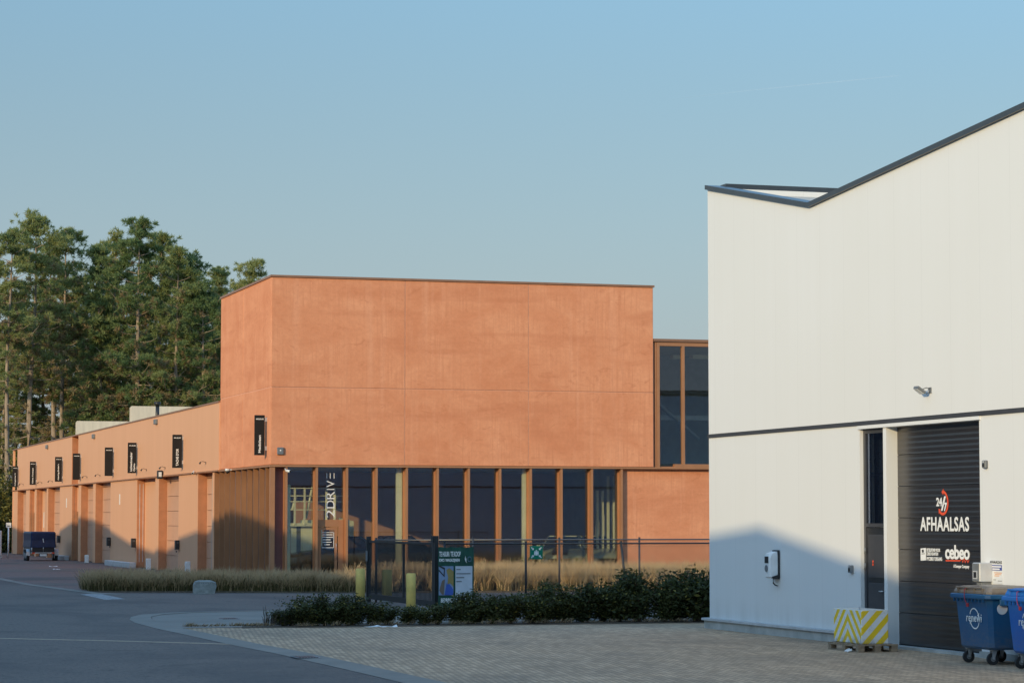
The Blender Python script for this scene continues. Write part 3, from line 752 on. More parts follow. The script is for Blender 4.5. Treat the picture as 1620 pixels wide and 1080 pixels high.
# saw-tooth monitors on the row's roof
for i, (ya, yb) in enumerate(((145.4, 146.1), (168.4, 169.1))):
    b = MB(); b.prism([(2.0, ya - YN, 7.25), (2.0, ya - YN, 8.78), (2.0, yb - YN, 8.70), (2.0, yb - YN, 7.25)], (18, 0, 0)); b.build('roof_monitor', M['roof'], wg)
b = MB(); p = onx(249, 655, XW + 1.6); b.cyl((1.6, p.y - YN, 7.24), .10, 1.1, 'z', 12); b.cyl((1.6, p.y - YN, 8.34), .17, .16, 'z', 12); b.build('vent_pipe', M['black'], wg)
for v_, u_ in ((706.5, 75.5), (690, 149.5), (667, 248)):
    p = onx(u_, v_, XW - .04)
    b = MB(); b.rbox(p.x - XW - .12, p.x - XW, p.y - YN - .3, p.y - YN + .3, p.z - .12, p.z + .12, .02); b.build('overflow_box', M['plastic_grey'], wg)
for y, z0, z1 in ((136.0, 3.2, 3.75), (157.6, 3.15, 3.7), (170.2, 1.9, 2.9)):
    b = MB(); xx = -.012 if y != 170.2 else .16; b.box(xx, xx + .01, y - YN - .12, y - YN + .12, z0, z1); b.build('house_number_plate', M['ink'], wg)

# small fittings on the terracotta walls
def arm_light(u, v, lab):
    p = onx(u, v, XW - .04); e = empty('wall_light', (XW - .04, p.y, p.z), 0, lab, 'wall light', 'arm lights above the workshop doors')
    e.scale = (.62, .62, .7)
    bx('wall_plate', M['black'], e, -.03, 0, -.05, .05, -.07, .07)
    b = MB(); b.tube([(-.03, 0, .03), (-.22, 0, .10), (-.42, 0, .06)], .016, 6); b.build('arm', M['black'], e)
    b = MB(); b.tube([(-.36, 0, .06), (-.42, 0, .0), (-.46, 0, -.06)], [.025, .05, .065], 8); b.build('lamp_head', M['black'], e)
arm = ['furthest arm light on the row, left of the second sign', 'second arm light from the far end of the row', 'arm light just below the far lettered sign',
       'arm light right of the blank sign over the tall slot', 'arm light left of the middle blank sign', 'arm light right of the two line sign', 'arm light left of the nearest row sign', 'nearest arm light, beside the showroom block']
for (u, v), l in zip(((37, 766), (66.5, 763.5), (83, 761.5), (138, 754.5), (158.5, 752), (232, 743), (261.5, 740), (326, 732)), arm): arm_light(u, v, l)
def flag_sign(u0, v0, u1, v1, lines, code, lab, y=None):
    """black board standing out from the street wall, lettering on the side that faces up the street"""
    p = onx(u1, v1, XW - .10); q = onx(u1, v0, XW - .10)
    wd = (ony(u1, v1, p.y) - ony(u0, v1, p.y)).x; hh = q.z - p.z
    e = empty('flag_sign', (XW - .10, p.y, p.z), 0, lab, 'flag sign', 'black flag signs along the terracotta row')
    b = MB(); b.rbox(-wd, 0, 0, .06, 0, hh, .006); b.build('board', M['blackboard'], e)
    for zz in (hh * .12, hh * .84):
        b = MB(); b.box(.0, .10, .01, .05, zz, zz + .16); b.build('bracket', M['steel'], e)
    text('unit_number', code, (-wd * .88, -.004, hh * .885), *FRONT, wd * .76, hh * .035, M['ink'], e, .03)
    if lines:
        n = len(lines)
        for i, (s, frac, ww) in enumerate(lines):
            x_right = -wd * .5 + ww * wd / 2 if n == 1 else (-wd * .5 if i == 0 else -wd * .12)
            text('lettering', s, (x_right, -.004, hh * .06), *UPWARD, hh * frac, wd * ww, M['ink'], e, .03)
flag_sign(19.6, 737, 28.2, 770, [('Indogenius IV', .62, .22)], '44U0.12', 'black flag sign with white lettering at the far end of the row')
flag_sign(47, 730, 56.5, 766.5, [('Clima Concept', .67, .25)], '44U0.11', 'second black flag sign from the far end, two upright words')
flag_sign(86.8, 722.5, 97.8, 761.5, [("cleaning Butler's", .65, .25)], '44U0.10', 'black flag sign left of the tall slot, long upright lettering')
flag_sign(115, 717, 126.4, 758.5, [], '44U0.09', 'blank black flag sign hanging in front of the tall slot')
flag_sign(165.6, 707.5, 178.2, 752.5, [], '44U0.07', 'blank black flag sign right of the tall slot')
flag_sign(202, 700, 215.7, 748, [('Lichtenknecker', .63, .24), ('Optics', .26, .24)], '44U0.08', 'black flag sign with two upright lines of lettering')
flag_sign(272.6, 687.3, 287.8, 739.8, [("TACHE D'OR", .52, .28)], '44U0.07', 'black flag sign in upright capitals, second nearest')
flag_sign(402.5, 656.5, 418.6, 719.7, [('Mediclean', .44, .25)], '44U0.05', 'nearest and largest black flag sign, on the showroom corner')
def letterbox(u0, v0, u1, v1, lab):
    p = onx(u1, v1, XW - .01); q = onx(u1, v0, XW - .01)
    wd = (ony(u1, v1, p.y) - ony(u0, v1, p.y)).x
    e = empty('letterbox', (XW - .01, p.y, p.z), 0, lab, 'letterbox', 'black boxes beside the workshop doors')
    b = MB(); b.rbox(-wd, 0, 0, .35, 0, q.z - p.z, .015); b.build('body', M['black'], e)
    b = MB(); b.box(-wd * .8, -wd * .2, -.008, 0, (q.z - p.z) * .7, (q.z - p.z) * .76); b.build('slot', M['plastic_grey'], e)
letterbox(90.8, 847, 95.4, 858, 'furthest black letterbox, right of the covered trailer')
letterbox(169.5, 849.5, 175.2, 863, 'black letterbox between two recessed doors, middle of the row')
letterbox(208.5, 851, 215, 865.5, 'black letterbox on the panel left of a glazed entrance')
letterbox(278, 854, 283.8, 869, 'nearest black letterbox, on the panel left of the fins')
# camera, alarm and lamps on the showroom
def dome_camera(u, v, X, lab):
    p = onx(u, v, X); e = empty('dome_camera', (X, p.y, p.z), 0, lab, 'security camera')
    b = MB(); b.cyl((-.16, 0, .06), .10, .09, 'z', 14); b.box(-.1, .05, -.04, .04, .09, .14); b.build('housing', M['plastic_white'], e)
    b = MB(); b.tube([(-.16, 0, .06), (-.16, 0, 0), (-.16, 0, -.05)], [.085, .07, .02], 12); b.build('lens_dome', M['black'], e)
dome_camera(366, 747, XW - .05, 'small white dome camera under the edge over the fins')
def bullet_camera(px, py, pz, dirx, lab, cat='security camera'):
    e = empty('bullet_camera', (px, py, pz), 0, lab, cat)
    b = MB(); b.tube([(0, .0, 0), (dirx * .15, -.2, -.04)], .05, 10); b.build('body', M['plastic_white'], e)
    b = MB(); b.tube([(0, 0, .0), (-dirx * .02, .14, .08)], .02, 6); b.build('bracket', M['plastic_white'], e)
    b = MB(); b.tube([(dirx * .148, -.198, -.039), (dirx * .156, -.208, -.041)], .042, 10); b.build('lens', M['black'], e)
p = ony(452, 744, YF - .1); bullet_camera(p.x, YF - .16, p.z, .8, 'white bullet camera on the showroom corner above the first pane')
p = onx(308, 747, XW - .1); bullet_camera(XW - .14, p.y, p.z, -.6, 'white bullet camera over the panel left of the fins')
p = onx(255.5, 750.5, XW - .12)
e = empty('bulkhead_lamp', (XW - .12, p.y, p.z), 0, 'black square lamp under the edge over a narrow pier', 'wall lamp')
b = MB(); b.rbox(-.2, .04, -.14, .14, -.2, .2, .02); b.build('housing', M['black'], e)
b = MB(); b.box(-.16, -.02, -.146, -.141, -.1, .12); b.build('diffuser', M['plastic_white'], e)
p = ony(443, 713, YF)
e = empty('alarm_box', (p.x, YF, p.z), 0, 'grey square alarm sounder with orange sides on the concrete corner', 'alarm')
b = MB(); b.rbox(-.13, .13, -.09, -.03, -.14, .14, .02); b.build('cover', M['plastic_grey'], e)
b = MB(); b.rbox(-.12, .15, -.03, 0, -.15, .13, .005); b.build('back_plate', M['orange'], e)
b = MB(); b.cyl((0, -.096, .02), .03, .006, 'y', 10); b.build('badge', M['ink'], e)
# low concrete strips and posts at the foot of the row
def kerb_block(y0, y1, lab):
    b = MB(); b.rbox(19.78, 20.12, y0, y1, 0.0, .28, .02); tag(b.build('concrete_step', M['sill']), lab, 'concrete step', 'pale concrete steps along the row')
kerb_block(129.7, 138.3, 'long pale concrete step at the foot of the middle panel')
kerb_block(155.4, 160.5, 'short pale concrete step behind the trailer')
def guard(y, lab, h=.42):
    e = empty('guard_post', (19.85, y, .006), 0, lab, 'guard post', 'pale concrete guard posts at the workshop doors')
    b = MB(); b.rbox(-.11, .11, -.1, .1, 0, h, .02); b.build('post', M['plastic_white'], e)
    b = MB(); b.box(-.115, -.111, -.1, .1, h * .7, h * .9); b.build('reflector', M['ink'], e)
guard(145.7, 'furthest pale guard post, at a narrow pier', .45); guard(124.1, 'pale guard post behind the grass, middle of the row', .56); guard(113.3, 'nearest pale guard post half hidden by grass', .58)

# ------------------------------------------------------------------ things on the warehouse wall
# charger
a = onx(1234, 914, XG); e = empty('ev_charger', (XG, a.y, a.z), 0, 'white wall charger for electric cars on the white warehouse', 'car charger')
H_ = .57; Wd = .30
b = MB(); b.rbox(-.05, -.001, -.02, Wd + .02, -.02, H_ + .01, .02); b.build('back_plate', M['black'], e)
b = MB()
def cr(z, xo, i): return [(-.05, i, z), (-xo + .04, i, z), (-xo, i + .05, z), (-xo, Wd - i - .05, z), (-xo + .04, Wd - i, z), (-.05, Wd - i, z)]
b.grid([cr(.0, .20, .01), cr(.03, .235, 0), cr(.42, .235, 0), cr(.50, .21, .005), cr(.55, .12, .02)], 0, sm=False); b.build('housing', M['plastic_white'], e)
bx('screen', M['black'], e, -.240, -.236, .05, Wd - .05, .31, .45)
b = MB(); b.cyl((-.252, Wd * .5, .20), .07, .018, 'x', 20); b.build('socket', M['plastic_grey'], e)
bx('rating_label', M['ink'], e, -.239, -.236, .08, Wd - .08, .03, .10)
b = MB(); b.prism([(-.05, -.012, -.02), (-.20, -.012, .0), (-.17, -.012, .035), (-.05, -.012, .07)], (0, .012, 0)); b.build('cable_hook', M['black'], e)
b = MB(); b.tube([(-.11, .1, 0), (-.11, .1, -.1), (-.08, .07, -.14), (-.04, .03, -.16)], .014, 6); b.build('cable', M['rubber'], e)
# floodlight
p = onx(1472, 617, XG); e = empty('floodlight', (XG, p.y, p.z), 0, 'small grey floodlight on an arm high on the white warehouse', 'floodlight'); e.scale = (.75, .62, .75)
b = MB(); b.box(-.02, 0, -.08, .08, -.07, .07); b.build('wall_plate', M['plastic_grey'], e)
b = MB(); b.tube([(-.02, 0, .03), (-.10, .02, .06), (-.2, .05, .02)], .014, 6); b.tube([(-.02, 0, -.03), (-.1, .02, -.09), (-.2, .05, -.02)], .014, 6); b.build('arm', M['plastic_grey'], e)
b = MB(); b.prism([(-.16, -.06, -.09), (-.16, .30, -.09), (-.20, .34, -.04), (-.34, .30, .045), (-.34, -.02, .045)], (.02, 0, .055)); b.build('head', M['plastic_grey'], e)
b = MB(); b.prism([(-.175, -.02, -.088), (-.175, .27, -.088), (-.335, .26, .03), (-.335, .02, .03)], (-.006, 0, -.006)); b.build('lamp_glass', M['plastic_white'], e)
def wall_unit(u, v, w, h, d, name, lab, cat, m='plastic_grey'):
    p = onx(u, v, XG); e = empty(name, (XG, p.y, p.z), 0, lab, cat)
    b = MB(); b.rbox(-d, 0, -w / 2, w / 2, -h / 2, h / 2, .012); b.build('housing', M[m], e)
    b = MB(); b.rbox(-d - .008, -d, -w * .28, w * .28, -h * .32, h * .1, .002); b.build('keypad', M['black'], e)
    b = MB(); b.cyl((-d - .008, 0, h * .3), .012, .01, 'x', 8); b.build('indicator', M['ink'], e)
wall_unit(1348.5, 899.5, .13, .15, .07, 'intercom', 'small dark intercom left of the black entrance door', 'intercom')
wall_unit(1560.5, 734, .13, .14, .06, 'motion_sensor', 'small grey sensor box right of the roller door', 'sensor')
# access terminal
a = onx(1550, 920, 20.90); e = empty('access_terminal', (XG, a.y, a.z), 0, 'steel access terminal with a screen beside the roller door', 'terminal')
b = MB(); b.rbox(-.25, -.0, 0, .27, 0, .33, .012); b.build('housing', M['sill'], e)
b = MB(); b.rbox(-.262, -.2505, .01, .26, .012, .318, .006); b.build('front_plate', M['plastic_grey'], e)
bx('screen_frame', M['sill'], e, -.268, -.2625, .06, .22, .05, .19)
bx('screen', M['black'], e, -.272, -.2685, .09, .19, .07, .17)
b = MB(); b.rbox(-.2, 0, .04, .22, -.06, -.002, .006); b.build('bracket', M['plastic_grey'], e)
# notice on the wall
a = onx(1566, 922.5, XG); c = onx(1586.5, 886, XG)
e = empty('notice', (XG, c.y, a.z), 0, 'printed pick-up notice with a blue block on the white wall', 'notice')
nw, nh = a.y - c.y, c.z - a.z
def NY(f): return nw * (1 - f)
bx('sheet', M['plastic_white'], e, -.008, -.001, 0, nw, 0, nh)
text('lettering', 'AFHAALSAS', (-.009, NY(.04), nh * .86), *STREET, nw * .92, nh * .12, M['inkblack'], e, 0.01)
bx('blue_block', M['navy'], e, -.011, -.0082, NY(.96), NY(.04), nh * .57, nh * .80)
for i, (fa, fb, z) in enumerate(((.08, .92, .70), (.25, .8, .60))):
    b = MB(); b.box(-.0135, -.0112, NY(fb), NY(fa), nh * z, nh * (z + .06)); b.build('text_line', M['ink'], e)
for fa, fb, z in ((.36, .95, .46), (.42, .9, .39), (.38, .75, .33)):
    b = MB(); b.box(-.0112, -.0082, NY(fb), NY(fa), nh * z, nh * (z + .025)); b.build('text_line', M['orange'], e)
for fa, fb, z in ((.3, .5, .16), (.64, .95, .12)):
    b = MB(); b.box(-.0112, -.0082, NY(fb), NY(fa), nh * z, nh * (z + .025)); b.build('text_line', M['plastic_grey'], e)

# ------------------------------------------------------------------ chevron block on a pallet
t_ = NT('chevron_paint')
sp = t_.sep(t_.tc.outputs['Object'])
nv = t_.n.new('ShaderNodeNewGeometry')
nrm = t_.sep(nv.outputs['Normal'])
# street side: arrow chevrons about the middle; end side: slanting bars
chev = t_.math('FRACT', t_.math('MULTIPLY', t_.math('ADD', t_.math('MULTIPLY', t_.math('ABSOLUTE', t_.math('SUBTRACT', sp[1], .60)), 1.05), sp[2]), 1 / .27))
slant = t_.math('FRACT', t_.math('MULTIPLY', t_.math('SUBTRACT', sp[2], t_.math('MULTIPLY', sp[0], 1.05)), 1 / .29))
isend = t_.math('GREATER_THAN', t_.math('ABSOLUTE', nrm[1]), .5)
v1 = t_.math('GREATER_THAN', chev, .5); v2 = t_.math('GREATER_THAN', slant, .5)
mixv = t_.math('ADD', t_.math('MULTIPLY', v1, t_.math('SUBTRACT', 1.0, isend)), t_.math('MULTIPLY', v2, isend))
istop = t_.math('GREATER_THAN', nrm[2], .5)
dirt = t_.noise(t_.mp(), 7.0, 8, 0.75)
c = t_.mix(mixv, (0.74, 0.74, 0.74), (0.86, 0.58, 0.015))
c = t_.mix(istop, c, (0.60, 0.58, 0.52))
c = t_.mix(t_.ramp(dirt, 0.55, 0.72, 0, 0.65), c, (0.33, 0.30, 0.24))
c = t_.mix(t_.math('MULTIPLY', t_.ramp(sp[2], .0, .16, .75, 0), t_.ramp(dirt, .38, .6)), c, (0.20, 0.18, 0.15))
t_.col(c).set(0.6).bump(dirt, 0.2, 0.01)
M['chevron'] = t_.m
bk = empty('chevron_block', (19.93, 43.36, .15), 0, 'yellow and white striped concrete block on a pallet by the entrance', 'traffic block')
b = MB(); b.rbox(0, .54, 0, 1.23, 0, .62, .015); b.build('block', M['chevron'], bk)
b = MB(); b.tube([(.1, .3, .62), (.1, .3, .66), (.16, .42, .66), (.16, .42, .62)], .012, 6); b.build('lifting_eye', M['steel'], bk)
pl = empty('pallet', (19.83, 43.28, .008), 0, 'worn wooden pallet under the striped concrete block', 'pallet')
b = MB()
for i in range(6): b.rbox(.0, .80, .01 + i * .245, .01 + i * .245 + .12, .118, .14, .004)
b.build('deck_board', M['timber'], pl)
for x in (0.0, .33, .66):
    b = MB(); b.rbox(x, x + .13, 0, 1.36, .0, .018, .003); b.rbox(x, x + .13, 0, 1.36, .098, .117, .003)
    b.build('stringer', M['timber'], pl)
    for y in (0.0, .6, 1.23): b = MB(); b.rbox(x + .005, x + .125, y + .005, y + .125, .0185, .0975, .004); b.build('block', M['timber'], pl)
b = MB()
random.seed(3)
for i in range(5):
    x, y = -.05 - random.random() * .15, .05 + random.random() * .3
    b.prism([(x, y, .004), (x + .07, y + .02, .02), (x + .09, y + .07, .05), (x + .02, y + .08, .012)], (.004, .0, .012))
wr = b.build('plastic_wrap', M['plastic_white'], None); wr.location = (19.78, 43.28, .01)
tag(wr, 'torn scrap of pale plastic wrap at the pallet corner', 'litter')

# ------------------------------------------------------------------ wheeled waste containers
def scuffed(name, c, pale):
    t = NT(name); big_ = t.noise(t.mp((1, 1, .6)), 1.8, 6, .65); sc = t.noise(t.mp((3, 3, 9)), 2.2, 9, .8, .6); dust = t.sep(t.pos())
    k = t.mix(t.ramp(big_, .35, .68, 0, .5), c, pale)
    k = t.mix(t.ramp(sc, .60, .68, 0, .35), k, tuple(min(1, x * 1.6 + .05) for x in pale))
    k = t.mix(t.math('MULTIPLY', t.ramp(dust[2], .25, .7, .5, 0), t.ramp(sc, .4, .6)), k, (0.16, 0.14, 0.12))
    t.col(k).set(t.ramp(big_, .3, .7, .34, .6), 0, .45); return t.m
M['bin_teal'] = scuffed('faded_blue_plastic', (0.010, 0.080, 0.19), (0.03, 0.13, 0.25))
M['bin_blue'] = scuffed('bright_blue_plastic', (0.010, 0.105, 0.40), (0.02, 0.15, 0.46))
M['bin_lid'] = simple('weathered_lid', (0.15, 0.125, 0.10), 0.35, 0, 0.5, 0.35, 5)
def wheel_bin(loc, body, lid, lab, rz):
    e = empty('waste_container', loc, rz, lab, 'waste container', 'wheeled waste containers')
    # local: x away from the street (0 = street side), y along the wall
    Lb, Db = 1.30, 1.0
    def rg(z, ix, iy, c=.07): return [(ix + c, iy, z), (Db - ix - c, iy, z), (Db - ix, iy + c, z), (Db - ix, Lb - iy - c, z), (Db - ix - c, Lb - iy, z), (ix + c, Lb - iy, z), (ix, Lb - iy - c, z), (ix, iy + c, z)]
    b = MB(); b.grid([rg(.25, .12, .12), rg(.29, .09, .09), rg(.60, .065, .065), rg(.95, .04, .04), rg(1.08, .02, .02)], 0, sm=False)
    b.build('body', M[body], e)
    b = MB(); b.grid([rg(1.08, -.03, -.03), rg(1.10, -.045, -.045), rg(1.15, -.045, -.045), rg(1.165, -.03, -.03)], 0, sm=False)
    for k in range(9): b.box(-.04, -.005, .12 + k * .13, .135 + k * .13, 1.03, 1.09)
    for yy in (-.05, Lb + .01): b.rbox(.2, .8, yy, yy + .04, .98, 1.08, .008)
    b.build('rim', M[body], e)
    b = MB()
    def lr(z, i): return [(i + .07, i, z), (Db - i - .07, i, z), (Db - i, i + .07, z), (Db - i, Lb - i - .07, z), (Db - i - .07, Lb - i, z), (i + .07, Lb - i, z), (i, Lb - i - .07, z), (i, i + .07, z)]
    b.grid([lr(1.168, .0), lr(1.20, .0), lr(1.265, .03), lr(1.295, .12), lr(1.305, .3)], 0, sm=False)
    for k in range(4): b.rbox(-.012, .03, .18 + k * .29, .22 + k * .29, 1.17, 1.265, .006)
    b.rbox(-.035, -.005, .2, Lb - .2, 1.255, 1.285, .006)
    b.build('lid', M[lid], e)
    for x, y in ((.2, .22), (.2, Lb - .22), (Db - .2, .22), (Db - .2, Lb - .22)):
        k = empty('castor', (x, y, 0)); k.parent = e
        b = MB(); b.cyl((-.015, -.027, .10), .10, .054, 'y', 20); b.build('tyre', M['rubber'], k)
        b = MB(); b.cyl((-.015, -.031, .10), .045, .062, 'y', 14); b.build('hub', M['plastic_grey'], k)
        b = MB(); b.prism([(-.03, -.045, .10), (.0, -.045, .09), (.05, -.045, .235), (-.04, -.045, .235)], (0, .012, 0)); b.prism([(-.03, .033, .10), (.0, .033, .09), (.05, .033, .235), (-.04, .033, .235)], (0, .012, 0)); b.box(-.05, .06, -.05, .05, .236, .25); b.build('fork', M['steel'], k)
    # print on the street side: word and two arrow arcs, on the sloping wall
    def fp(y, z): return Vector((.090 - (z - .29) * .025 / .31 - .008 if z < .6 else .065 - (z - .6) * .025 / .35 - .008, y, z))
    tw = text('lettering', 'renewi', (fp(0, .80).x, .86, .70), *STREET, .54, .13, M['ink'], e, .002, 1.1)
    b = MB()
    cy, cz, r0 = .58, .755, .17
    for a0, a1 in ((155, 28), (-25, -152)):
        n = 16
        for i in range(n):
            A, B = R(a0 + (a1 - a0) * i / n), R(a0 + (a1 - a0) * (i + 1) / n)
            b.prism([fp(cy - math.cos(A) * r0 * q, cz + math.sin(A) * r0 * q) for q in (.92, 1.04)] + [fp(cy - math.cos(B) * r0 * q, cz + math.sin(B) * r0 * q) for q in (1.04, .92)], (.002, 0, 0))
        A = R(a1); b.prism([fp(cy - math.cos(A) * r0 * .72, cz + math.sin(A) * r0 * .72), fp(cy - math.cos(A) * r0 * 1.22, cz + math.sin(A) * r0 * 1.22), fp(cy - math.cos(A - .33) * r0, cz + math.sin(A - .33) * r0)], (.002, 0, 0))
    b.build('arrow_circle', M['ink'], e)
    b = MB(); b.prism([(.28 + .095 * math.cos(k * .314), .0414 - .095 * math.sin(k * .314) * .0714 - .006, .93 + .095 * math.sin(k * .314)) for k in range(20)], (0, .02, 0)); b.build('round_sticker', M['plastic_white'], e)
    b = MB(); b.tube([(.05, .74, 1.27), (-.05, .74, 1.24), (-.06, .73, 1.12), (-.062, .70, 1.05), (-.05, .66, 1.0)], .006, 6); b.build('red_cord', M['red_dark'], e)
    b = MB(); b.rbox(-.06, -.03, .62, .68, .95, 1.01, .006); b.build('red_tag', M['red_dark'], e)
    return e
wheel_bin((20.06, 38.69, .008), 'bin_teal', 'bin_lid', 'dull teal blue waste container with a brown lid, left of the pair', 0)
wheel_bin((20.02, 36.78, .008), 'bin_blue', 'bin_blue', 'bright royal blue waste container cut by the right edge', 0)

# ------------------------------------------------------------------ gate, bollards and fences
gt = empty('sliding_gate', (18.3, 66.5, 0), 0, 'black sliding gate of close upright bars behind the yellow bollards', 'gate')
b = MB(); b.box(-.03, .03, .3, 7.4, .10, .26); b.box(-.03, .03, .3, 7.4, 1.74, 1.80); b.box(-.03, .03, .3, .38, .261, 1.739); b.box(-.03, .03, 7.32, 7.4, .261, 1.739); b.box(-.03, .03, 3.4, 3.5, .261, 1.739); b.build('frame', M['fence'], gt)
b = MB()
y = .46
while y < 7.3:
    if abs(y - 3.45) > .07: b.box(-.009, .009, y, y + .02, .261, 1.739)
    y += .13
b.build('bars', M['fence'], gt)
b = MB(); b.box(-.05, .05, .0, .12, 0, 1.95); b.box(-.05, .05, .14, .26, 0, 1.9); b.build('post', M['fence'], gt)
b = MB(); b.box(-.06, .06, 7.45, 7.57, 0, 1.92); b.build('post', M['fence'], gt)
b = MB(); b.box(-.10, .06, .04, .22, 1.82, 1.98); b.build('guide_roller_box', M['fence'], gt)
b = MB(); b.box(-.09, -.05, 7.40, 7.5, 1.2, 1.5); b.build('lock_box', M['plastic_grey'], gt)
def bollard(u, v, r, h, lab, p=None):
    p = p or gr(u, v); e = empty('bollard', (p.x, p.y, 0), 0, lab, 'bollard', 'yellow steel bollards at the gate')
    b = MB(); b.tube([(0, 0, 0), (0, 0, h - .01), (0, 0, h), (0, 0, h)], [r, r, r * .96, r * .5], 24); b.build('post', M['yellow'], e)
    b = MB(); b.cyl((0, 0, h + .001), r * .85, .012, 'z', 24); b.build('cap', M['yellow'], e)
    b = MB(); b.tube([(0, 0, 0.003), (0, 0, .05)], [r * 1.25, r * 1.12], 20); b.build('footing', M['plinth'], e)
bollard(570, 955, .135, 1.0, 'yellow steel bollard left of the black gate')
bollard(650, 968, .125, 1.0, 'yellow steel bollard in front of the black gate, nearest')
q_ = onx(612, 901, 18.85); bollard(None, None, .155, q_.z, 'yellow steel bollard behind the bars of the gate', q_)
def chain_fence(x0, x1, y, h, posts, lab, mp, mm, pitch, name='chain_link_fence', lean=()):
    e = empty(name, (x0, y, 0), 0, lab, 'fence')
    L = x1 - x0
    for i, px in enumerate(posts):
        b = MB(); dx = .0
        if i in lean: dx = .10
        b.tube([(px - x0 + dx, 0, 0), (px - x0 - dx, 0, h + .02)], .032, 10); b.cyl((px - x0 - dx, 0, h + .02), .036, .02, 'z', 10); b.build('post', mp, e)
    b = MB(); b.tube([(0, 0, h - .03), (L, 0, h - .03)], .021, 8); b.build('top_rail', mm[0], e)
    b = MB()
    for zz in (h * .5, .06, h - .10): b.tube([(0, .03, zz), (L, .03, zz)], .003, 4)
    b.build('tension_wire', mm[1], e)
    # diamond mesh: straight wires on both diagonals, clipped to the panel
    vs = []; fs = []
    z0, z1 = .05, h - .05; hh = z1 - z0; r = .0029
    s = -hh
    while s < L:
        for d in (1, -1):
            xa, xb = (s, s + hh) if d == 1 else (s + hh, s)
            za, zb = z0, z1
            # clip to 0..L
            def zt(x): return za + (x - xa) / (xb - xa) * (zb - za)
            A, B = sorted((xa, xb)); A, B = max(A, 0), min(B, L)
            if B - A < .05: continue
            p, q = Vector((A, d * .004, zt(A))), Vector((B, d * .004, zt(B)))
            t = (q - p).normalized(); u = Vector((0, 1, 0)); w = t.cross(u)
            n = len(vs)
            for c in (p, q):
                for k in range(3):
                    an = k * 2.0944; vs.append(tuple(c + u * math.cos(an) * r + w * math.sin(an) * r))
            for k in range(3): fs.append((n + k, n + (k + 1) % 3, n + 3 + (k + 1) % 3, n + 3 + k))
        s += pitch
    raw_mesh('wire_mesh', vs, fs, mm[1], e)
    return e
chain_fence(18.35, 27.5, 66.0, 1.80, [18.38, 20.62, 23.4, 26.2], 'black chain link fence behind the hedge with dark posts', M['fence'], (M['fence'], M['fence']), .08, lean=(2,))
chain_fence(18.5, 36, 74.1, 1.84, [18.55, 21.5, 24.2, 26.75, 29.3, 31.9, 34.5], 'second chain link fence before the lit grass with thin grey posts', M['fence_grey'], (M['rail'], M['fence']), .08)
# banner on the near fence
a, c = ony(693, 960, 65.94), ony(749.5, 865, 65.94)
bn = empty('banner', (a.x, 65.93, a.z), 0, 'green and white property banner tied to the black fence', 'banner')
bw, bh = c.x - a.x, c.z - a.z
M['banner_green'] = simple('green_banner', (0.012, 0.072, 0.05), 0.5, 0, 0.4, 0.25, 4)
M['banner_white'] = simple('pale_banner_print', (0.50, 0.53, 0.58), 0.6)
b = MB()
n = 24; rows = 12
rg = []
for j in range(rows + 1):
    rg.append([(bw * i / n, .012 * math.sin(i * 1.7 + j * .9) * (.3 + j / rows) - .0 * j, bh * j / rows + .010 * math.sin(i * .9) * (j == rows)) for i in range(n + 1)])
b.grid(rg, 0, close=False, caps=False); b.build('sheet', M['banner_green'], bn)
text('lettering', 'TE HUUR / TE KOOP', (bw * .02, -.03, bh * .845), *FRONT, bw * .60, bh * .085, M['ink'], bn, .025)
text('lettering', 'KMO / MAGAZIJNEN', (bw * .02, -.03, bh * .745), *FRONT, bw * .57, bh * .065, M['ink'], bn, .03)
text('lettering', 'BEDRIJVEN', (bw * .07, -.03, bh * .06), *FRONT, bw * .37, bh * .09, M['ink'], bn, .02)
bx('print_panel', M['banner_white'], bn, bw * .475, bw * .95, -.028, -.022, bh * .02, bh * .685)
def bpoly(pts, m, nm, y=-.026): b = MB(); b.prism([(bw * x, y, bh * z) for x, z in pts], (0, .003, 0)); b.build(nm, m, bn)
M['b_sky'] = simple('banner_pale_blue', (0.20, 0.27, 0.40), 0.6); M['b_ochre'] = simple('banner_ochre', (0.30, 0.22, 0.07), 0.6); M['b_blue'] = simple('banner_blue', (0.04, 0.10, 0.40), 0.6); M['b_brown'] = simple('banner_brown', (0.16, 0.12, 0.09), 0.6)
bpoly([(.01, .20), (.42, .20), (.42, .685), (.01, .685)], M['b_sky'], 'map_print', -.024)
bpoly([(.22, .62), (.30, .655), (.42, .60), (.42, .34), (.33, .40), (.25, .38), (.27, .50)], M['b_ochre'], 'map_area', -.029)
bpoly([(.17, .205), (.41, .205), (.41, .30), (.30, .39), (.23, .40)], M['b_blue'], 'map_area', -.028)
bpoly([(.02, .28), (.10, .21), (.15, .21), (.18, .47), (.10, .44)], M['b_brown'], 'map_area', -.0275)
bpoly([(.01, .60), (.17, .50), (.18, .66), (.01, .70), (.01, .68), (.15, .63), (.145, .54), (.01, .635)], M['inkblack'], 'map_road', -.0305)
for z, w in ((.62, .12), (.55, .40), (.485, .22), (.42, .15)): bx('text_line', M['plastic_grey'], bn, bw * .50, bw * (.50 + w), -.032, -.0285, bh * z, bh * (z + .018))
bpoly([(.74, .80), (.755, .86), (.765, .79), (.79, .82), (.775, .77), (.80, .735), (.77, .755)], M['ink'], 'logo')
b = MB(); b.tube([(bw * (.87 + .05 * math.cos(k * .4)), -.03, bh * (.80 + .04 * math.sin(k * .4))) for k in range(16)], .006, 5); b.build('logo', M['b_sky'], bn)
